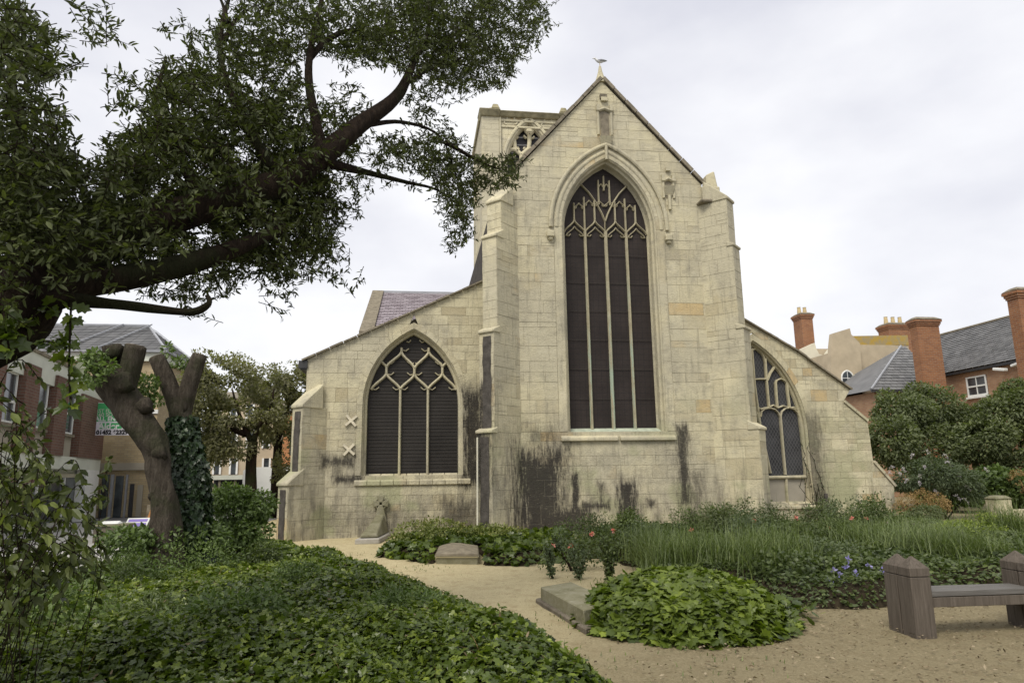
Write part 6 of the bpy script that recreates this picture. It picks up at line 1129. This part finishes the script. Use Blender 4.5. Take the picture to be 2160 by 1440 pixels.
for px, py, a in ((1928, 960, -.6), (1955, 952, .3), (1990, 960, .8), (1885, 985, -.9), (1880, 998, -.9), (1905, 990, .2), (1995, 975, .9), (2018, 1000, .9), (2020, 1006, .7), (1940, 1005, .1), (1968, 1002, .0), (2035, 1025, 1.), (1938, 1018, .2), (1972, 1036, .5), (2012, 1045, .9), (1915, 1012, -.4), (2078, 990, .4), (1900, 1000, -.2), (1950, 985, .1), (2030, 1052, 1.)):
    c = onY(px, py, 20.0); Pp = np.array([c+np.array((a*.02*k_+rng.normal(0, .018), rng.normal(0, .018), .06*math.sin(k_*.4)-.010*k_*abs(a))) for k_ in np.repeat(np.arange(12), 4)*.9]); leaves('flower_spike', Pp, rdir(len(Pp)), rdir(len(Pp)), .04*np.ones(len(Pp)), DIAM, M['lilac'], bd)
mass('dry_seedhead_plant', 'clump of orange brown dried flower heads at the foot of the church corner', [(1915, 1058, 19.3, 24, 20, 700, .4), (1945, 1052, 19.3, 26, 24, 900, .4), (1975, 1058, 19.2, 24, 22, 800, .4), (1900, 1070, 19.3, 14, 18, 300, .3), (1990, 1065, 19.3, 12, 18, 250, .3)], .05, 86, 'dry', DIAM, 5, tone0=.6, cat='plant')
mass('low_shrub', 'low dark shrub in front of the orange brown seed heads', [(1955, 1080, 18.6, 38, 18, 1500, .5), (1925, 1088, 18.6, 20, 10, 500, .4)], .06, 87, 'mass', OVAL, 2, tone0=.3)
mass('dry_seedhead_plant', 'orange brown dried plant above the ivy bank at the right edge', [(2150, 1010, 21.4, 18, 20, 500, .4), (2165, 1030, 21.4, 14, 16, 300, .3)], .06, 88, 'dry', DIAM, 2, tone0=.6, cat='plant')
# ============================================================ pollarded trees, ivy trunk and bush at the left
Yp = 11.5; W3 = lambda px, py, Y=Yp: np.array(onY(px, py, Y)); gz = lambda p_: np.array((p_[0], p_[1], -.05))
pol = thing('pollarded_tree', 'leaning bare pollarded trunk with a knobbly cut head, in front of the buff building', 'tree', tuple(gz(W3(372, 1130))+(0, 0, .05)))
limbw([gz(W3(356, 1130)), W3(346, 1080), W3(338, 1010), W3(333, 965), W3(320, 930), W3(294, 893), W3(264, 842), W3(242, 805), W3(228, 782)], [.30, .19, .165, .18, .20, .215, .235, .27, .20], 'trunk', pol, 28, .10, 'pollard', 3)
def stub(a, b, r0, r1, par, seed): 
    limbw([a, (a+b)/2+(0, 0, .02), b], [r0, (r0+r1)/2, r1], 'pollard_stub', par, 10, .06, 'pollard', seed); t = norm(b-a); MB().tube([b+t*.002, b+t*.015], [r1*.93, r1*.9], 12).build('cut_face', M['cut'], par)
stub(W3(262, 820), W3(286, 730), .17, .155, pol, 1); stub(W3(232, 800), W3(240, 742, 11.7), .20, .15, pol, 2); stub(W3(232, 810), W3(200, 752), .19, .12, pol, 5)
MB().tube([W3(235, 745), W3(250, 735, 11.4)], [.16, .10], 9, .1).build('pollard_knob', M['pollard'], pol, True)
crown('sprouts', [wb(192, 790, 11.1, 28, 26, 300, .25), wb(180, 768, 11.2, 18, 18, 200, .2), wb(205, 748, 11.2, 22, 9, 110, .2), wb(232, 772, 11.05, 12, 10, 50, .05)], .075, OVAL, M['bush'], pol, tone0=.65, kind='stuff')
Y6 = 12.2; iv = thing('ivy_clad_tree', 'pollarded trunk wrapped in dark ivy with a forked cut top', 'tree', tuple(gz(W3(392, 1130, Y6))+(0, 0, .05)))
TP = limbw([gz(W3(400, 1135, Y6)), W3(400, 1050, Y6), W3(397, 965, Y6), W3(386, 900, Y6), W3(379, 865, Y6), W3(379, 850, Y6)], [.28, .22, .17, .15, .18, .15], 'trunk', iv, 12, .08, 'pollard', 7)
stub(W3(378, 868, Y6), W3(330, 754, Y6), .15, .125, iv, 8); stub(W3(380, 868, Y6), W3(423, 749, Y6), .16, .12, iv, 9)
P, Nn = [], []
for s_ in range(3800):
    t_ = rng.random(); q_ = TP[0]+0; z_ = .0+t_*(W3(380, 880, Y6)[2]); ax = np.array([np.interp(z_, [p_[2] for p_ in TP], [p_[k_] for p_ in TP]) for k_ in range(2)]); a_ = rng.uniform(0, 6.283); r_ = (.40-.19*t_)*rng.uniform(.8, 1.08)*(1+.1*math.sin(z_*5+a_*2)); P.append((ax[0]+math.cos(a_)*r_, ax[1]+math.sin(a_)*r_, z_)); Nn.append((math.cos(a_), math.sin(a_), .45))
P, Nn = np.array(P), np.array(Nn); n = len(P); leaves('ivy', P, norm(rng.normal(size=(n, 3))*.6+np.array((0, 0, -1.))), norm(Nn+rng.normal(size=(n, 3))*.4), .10*rng.uniform(.6, 1.2, n), IVY, M['ivydark'], iv, .4+.2*vnoise(P[:, 0], P[:, 1], P[:, 2], s=3)+rng.normal(0, .15, n))
crown('sprouts', [wb(312, 818, 12.0, 26, 26, 360, .3), wb(330, 845, 12.0, 18, 10, 100, .2), wb(384, 764, 12.3, 20, 11, 130, .2), wb(352, 740, 12.3, 8, 16, 40, .1)], .08, OVAL, M['bush'], iv, tone0=.55, kind='stuff')
shrub('leafy_bush', 'fresh green bush between the ivy clad trunk and the church corner', [wb(505, 1080, 13.6, 52, 55, 2400, .55), wb(480, 1050, 13.6, 36, 32, 900, .4), wb(545, 1062, 13.5, 32, 34, 800, .35), wb(515, 1120, 13.4, 52, 34, 1400, .5), wb(478, 1130, 13.4, 40, 28, 700, .4)], .075, OVAL, 'bush', 91, tone0=.5, shell=.35, thr=-.3)
shrub('leafy_bush', 'low green shrub at the foot of the ivy clad trunk', [wb(430, 1130, 12.2, 50, 26, 1000, .5), wb(330, 1135, 11.6, 60, 24, 1000, .5), wb(270, 1140, 11.2, 50, 26, 800, .5)], .08, OVAL, 'bush', 92, tone0=.38)
for c_, r_ in (((300, 850, 11.3), .09), ((332, 950, 11.3), .08), ((252, 800, 11.2), .12), ((325, 1040, 11.35), .07), ((270, 870, 11.45), .07)):
    p0_ = W3(*c_); MB().tube([p0_+(0, .12, -.05), p0_+(0, .03, 0), p0_+(0, -.03, .03)], [r_*1.6, r_*1.2, r_*.4], 12, .15).build('burr', M['pollard'], pol, True)
# mid-distance olive green trees
def midtree(label, px, pyb, Y, forks, blobs, seed, size=.13, grp='olive green trees behind the bush'):
    b_ = onY(px, pyb, Y); t = thing('street_tree', label, 'tree', (b_[0], Y, 0), grp); limbw([np.array((b_[0], Y, -.1)), W3(px-2, (pyb+940)/2, Y), W3(px+2, 930, Y)], [.26, .2, .17], 'trunk', t, 10, .08, 'bark', seed)
    for f_ in forks: limbw([W3(*q_, Y) for q_ in f_], [.13, .09, .06, .03], 'limb', t, 7, .06, 'bark', seed+1)
    crown('crown', [wb(*q_) for q_ in blobs], size, OVAL, M['treefar'], t, tone0=.45, shell=.1, clump=1.9, thr=-.02, seed=seed); return t
midtree('nearer olive green tree with a forked trunk behind the bush', 532, 1060, 28, [((532, 935), (515, 900), (500, 860), (490, 820)), ((534, 930), (545, 900), (570, 860), (578, 820)), ((520, 915), (480, 905), (450, 915), (440, 925)), ((560, 890), (590, 880), (610, 870), (620, 868))],
        [(475, 795, 28, 75, 50, 4600, 2.2), (435, 850, 28, 55, 70, 4000, 1.8), (510, 860, 28, 65, 60, 4200, 1.8), (440, 780, 28, 40, 40, 1600, 1.2), (560, 885, 28, 45, 45, 2200, 1.2), (485, 930, 28, 65, 42, 2600, 1.2), (440, 950, 28, 40, 35, 1300, 1.2)], 101)
midtree('looser olive green tree touching the church gutter', 585, 1050, 31, [((585, 935), (580, 900), (575, 850), (570, 810)), ((585, 930), (600, 890), (610, 850), (625, 820))],
        [(590, 815, 31, 58, 42, 3400, 1.8), (628, 800, 31, 36, 34, 1600, 1.2), (555, 830, 31, 50, 36, 2200, 1.4), (620, 860, 31, 32, 50, 1600, 1.), (570, 900, 31, 40, 40, 1500, 1.), (605, 985, 30, 30, 40, 1100, 1.), (628, 920, 31, 20, 50, 900, .8)], 103)
# ============================================================ near shrub at the left edge and hanging ivy
ns = thing('foreground_shrub', 'near shrub with drooping pointed leaves at the left edge', 'shrub', (-3.0, 4.6, 0)); P, D, A_, B_ = [], [], [], []
for k_ in range(118):
    px, py = (rng.uniform(-60, 235), rng.uniform(860, 1230)) if k_ % 4 else (rng.uniform(-60, 150), rng.uniform(800, 1000)); py = py if rng.random() < .3 else max(py, rng.uniform(980, 1240)); Y_ = rng.uniform(3.9, 5.4); tip = np.array(onY(px, py, Y_)); b_ = np.array((tip[0]-.55+rng.normal(0, .3), tip[1]+rng.normal(0, .25), .15)); top = tip+np.array((-.25*rng.random(), rng.normal(0, .1), .10))
    S_ = smoothpath([b_, (b_+top)/2+np.array((rng.normal(0, .08), 0, .15)), top, tip], 6)
    for i in range(len(S_)-1):
        A_.append(S_[i]); B_.append(S_[i+1])
        if i > 4:
            for q_ in range(2): P.append(S_[i]+(S_[i+1]-S_[i])*rng.random()); D.append(norm(S_[i+1]-S_[i])*.6+rng.normal(size=3)*.5+np.array((0, 0, -.55)))
P, D = np.array(P), np.array(D); stems('branch', A_, B_, .004, M['bark'], ns); leaves('leaf', P, D, norm(rng.normal(size=(len(P), 3))*.5+np.array((0, 0, .8))), 0.062*rng.uniform(.5, 1.3, len(P)), OVAL, M['nearleaf'], ns, .45+rng.normal(0, .22, len(P)))
def trail(label, pts, n, size, seed):
    t = thing('hanging_ivy', label, 'ivy', tuple(pts[0])); S_ = smoothpath(pts, 6); MB().tube(S_, .006, 5).build('stem', M['bark'], t); P = []; D = []
    for k_ in range(n): u = rng.random()*(len(S_)-1); i = int(u); q_ = S_[i]+(S_[i+1]-S_[i])*(u-i); d = rng.normal(size=3)*np.array((1, .6, .5)); P.append(q_+norm(d)*.05*rng.random()); D.append(d+np.array((0, 0, -.4)))
    leaves('leaf', np.array(P), np.array(D), norm(rng.normal(size=(n, 3))*.5+np.array((0, -.6, .5))), size*rng.uniform(.6, 1.2, n), IVY, M['ivy'], t, .5+rng.normal(0, .18, n))
trail('ivy trail hanging below the big limb in front of the office fascia', [Wp(150, 640, 4.2), Wp(148, 700, 4.15), Wp(146, 780, 4.1), Wp(150, 860, 4.1)], 44, .075, 1)
trail('ivy hanging from the trunk at the left edge', [Wp(5, 640, 4.1), Wp(12, 690, 4.05), Wp(20, 740, 4.05)], 34, .085, 2)
trail('ivy sprig sticking out to the left below the limb', [Wp(146, 735, 4.15), Wp(115, 722, 4.1), Wp(92, 720, 4.05)], 22, .06, 3)
trail('ivy creeping along the underside of the big limb', [Wp(30, 700, 4.2), Wp(70, 668, 4.25), Wp(110, 650, 4.3)], 30, .07, 4)
# climbing plant on the south aisle
cp = thing('wall_creeper', 'sparse dark creeper climbing the stone beside the right aisle window', 'climbing plant', tuple(onY(1715, 1090, YA-.03))); A_, B_, P = [], [], []
for k_ in range(16):
    a_ = np.array(onY(1712+rng.uniform(-8, 35), 1088, YA-.05))
    for j in range(14):
        b_ = a_+np.array((rng.normal(-.015, .06), rng.normal(0, .006), rng.uniform(.06, .26))); b_[1] = min(YA-.04, b_[1]); pz = b_[2]
        if pz > 3.6: break
        A_.append(a_); B_.append(b_); P += [b_+rng.normal(0, .02, 3)*np.array((1, .5, 1)) for _ in range(2)]; a_ = b_
        if rng.random() < .12+.12*(pz > 2): break
P = np.array(P); stems('stem', A_, B_, .012, M['bark'], cp); leaves('leaf', P, rdir(len(P)), norm(rdir(len(P))+np.array((0, -1.2, 0))), .05*np.ones(len(P)), OVAL, M['ivydark'], cp)
# ============================================================ litter on the ground
n = 9000; X = rng.uniform(-1, 9.5, n); Y_ = rng.uniform(4.2, 9.2, n); w_ = np.clip((X-.55*Y_+2.6)/2.5, .06, 1); k = rng.random(n) < w_; X, Y_ = X[k], Y_[k]; k = ~inpoly(X, Y_, B3) & ~inpoly(X, Y_, B1); X, Y_ = X[k], Y_[k]; n = len(X)
lt = leaves('leaf_litter', np.stack([X, Y_, np.full(n, .045)], -1), rdir(n, flat=.15), norm(np.array((0, 0, 1.))+rng.normal(size=(n, 3))*.35), rng.uniform(.012, .050, n), DIAM, M['litter'], None, rng.random(n)); tag(lt, 'scattered dry leaves and bark chips on the sandy soil around the bench', 'leaf litter', kind='stuff')
n = 260; ctr = [(zq(1270, 1230), .25), (zq(880, 1205), .35), (zq(720, 1175), .3), (zq(1210, 1310), .2), ((6.9, 6.9), .1), (zq(1150, 1400), .3), (zq(1490, 1400), .4)]
P = np.concatenate([np.stack([rng.normal(c_[0], s_, 60), rng.normal(c_[1], s_, 60), np.full(60, .03)], -1) for c_, s_ in ctr]); blades('weeds', P, .05, .04, M['grass'], None, w=.006, seg=2, kind='stuff', label='little tufts of weeds in the sandy path', cat='weeds')
n = 9000; X = rng.uniform(-4, 12, n); Y_ = rng.uniform(4.2, 15, n)
st_ = leaves('small_stones', np.stack([X, Y_, np.full(n, .03)], -1), rdir(n, flat=.1), norm(np.array((0, 0, 1.))+rng.normal(size=(n, 3))*.3), rng.uniform(.008, .02, n), DIAM, M['litter'], None, rng.uniform(.3, 1, n)); tag(st_, 'fine loose stones lying on the sandy path', 'stones', kind='stuff')
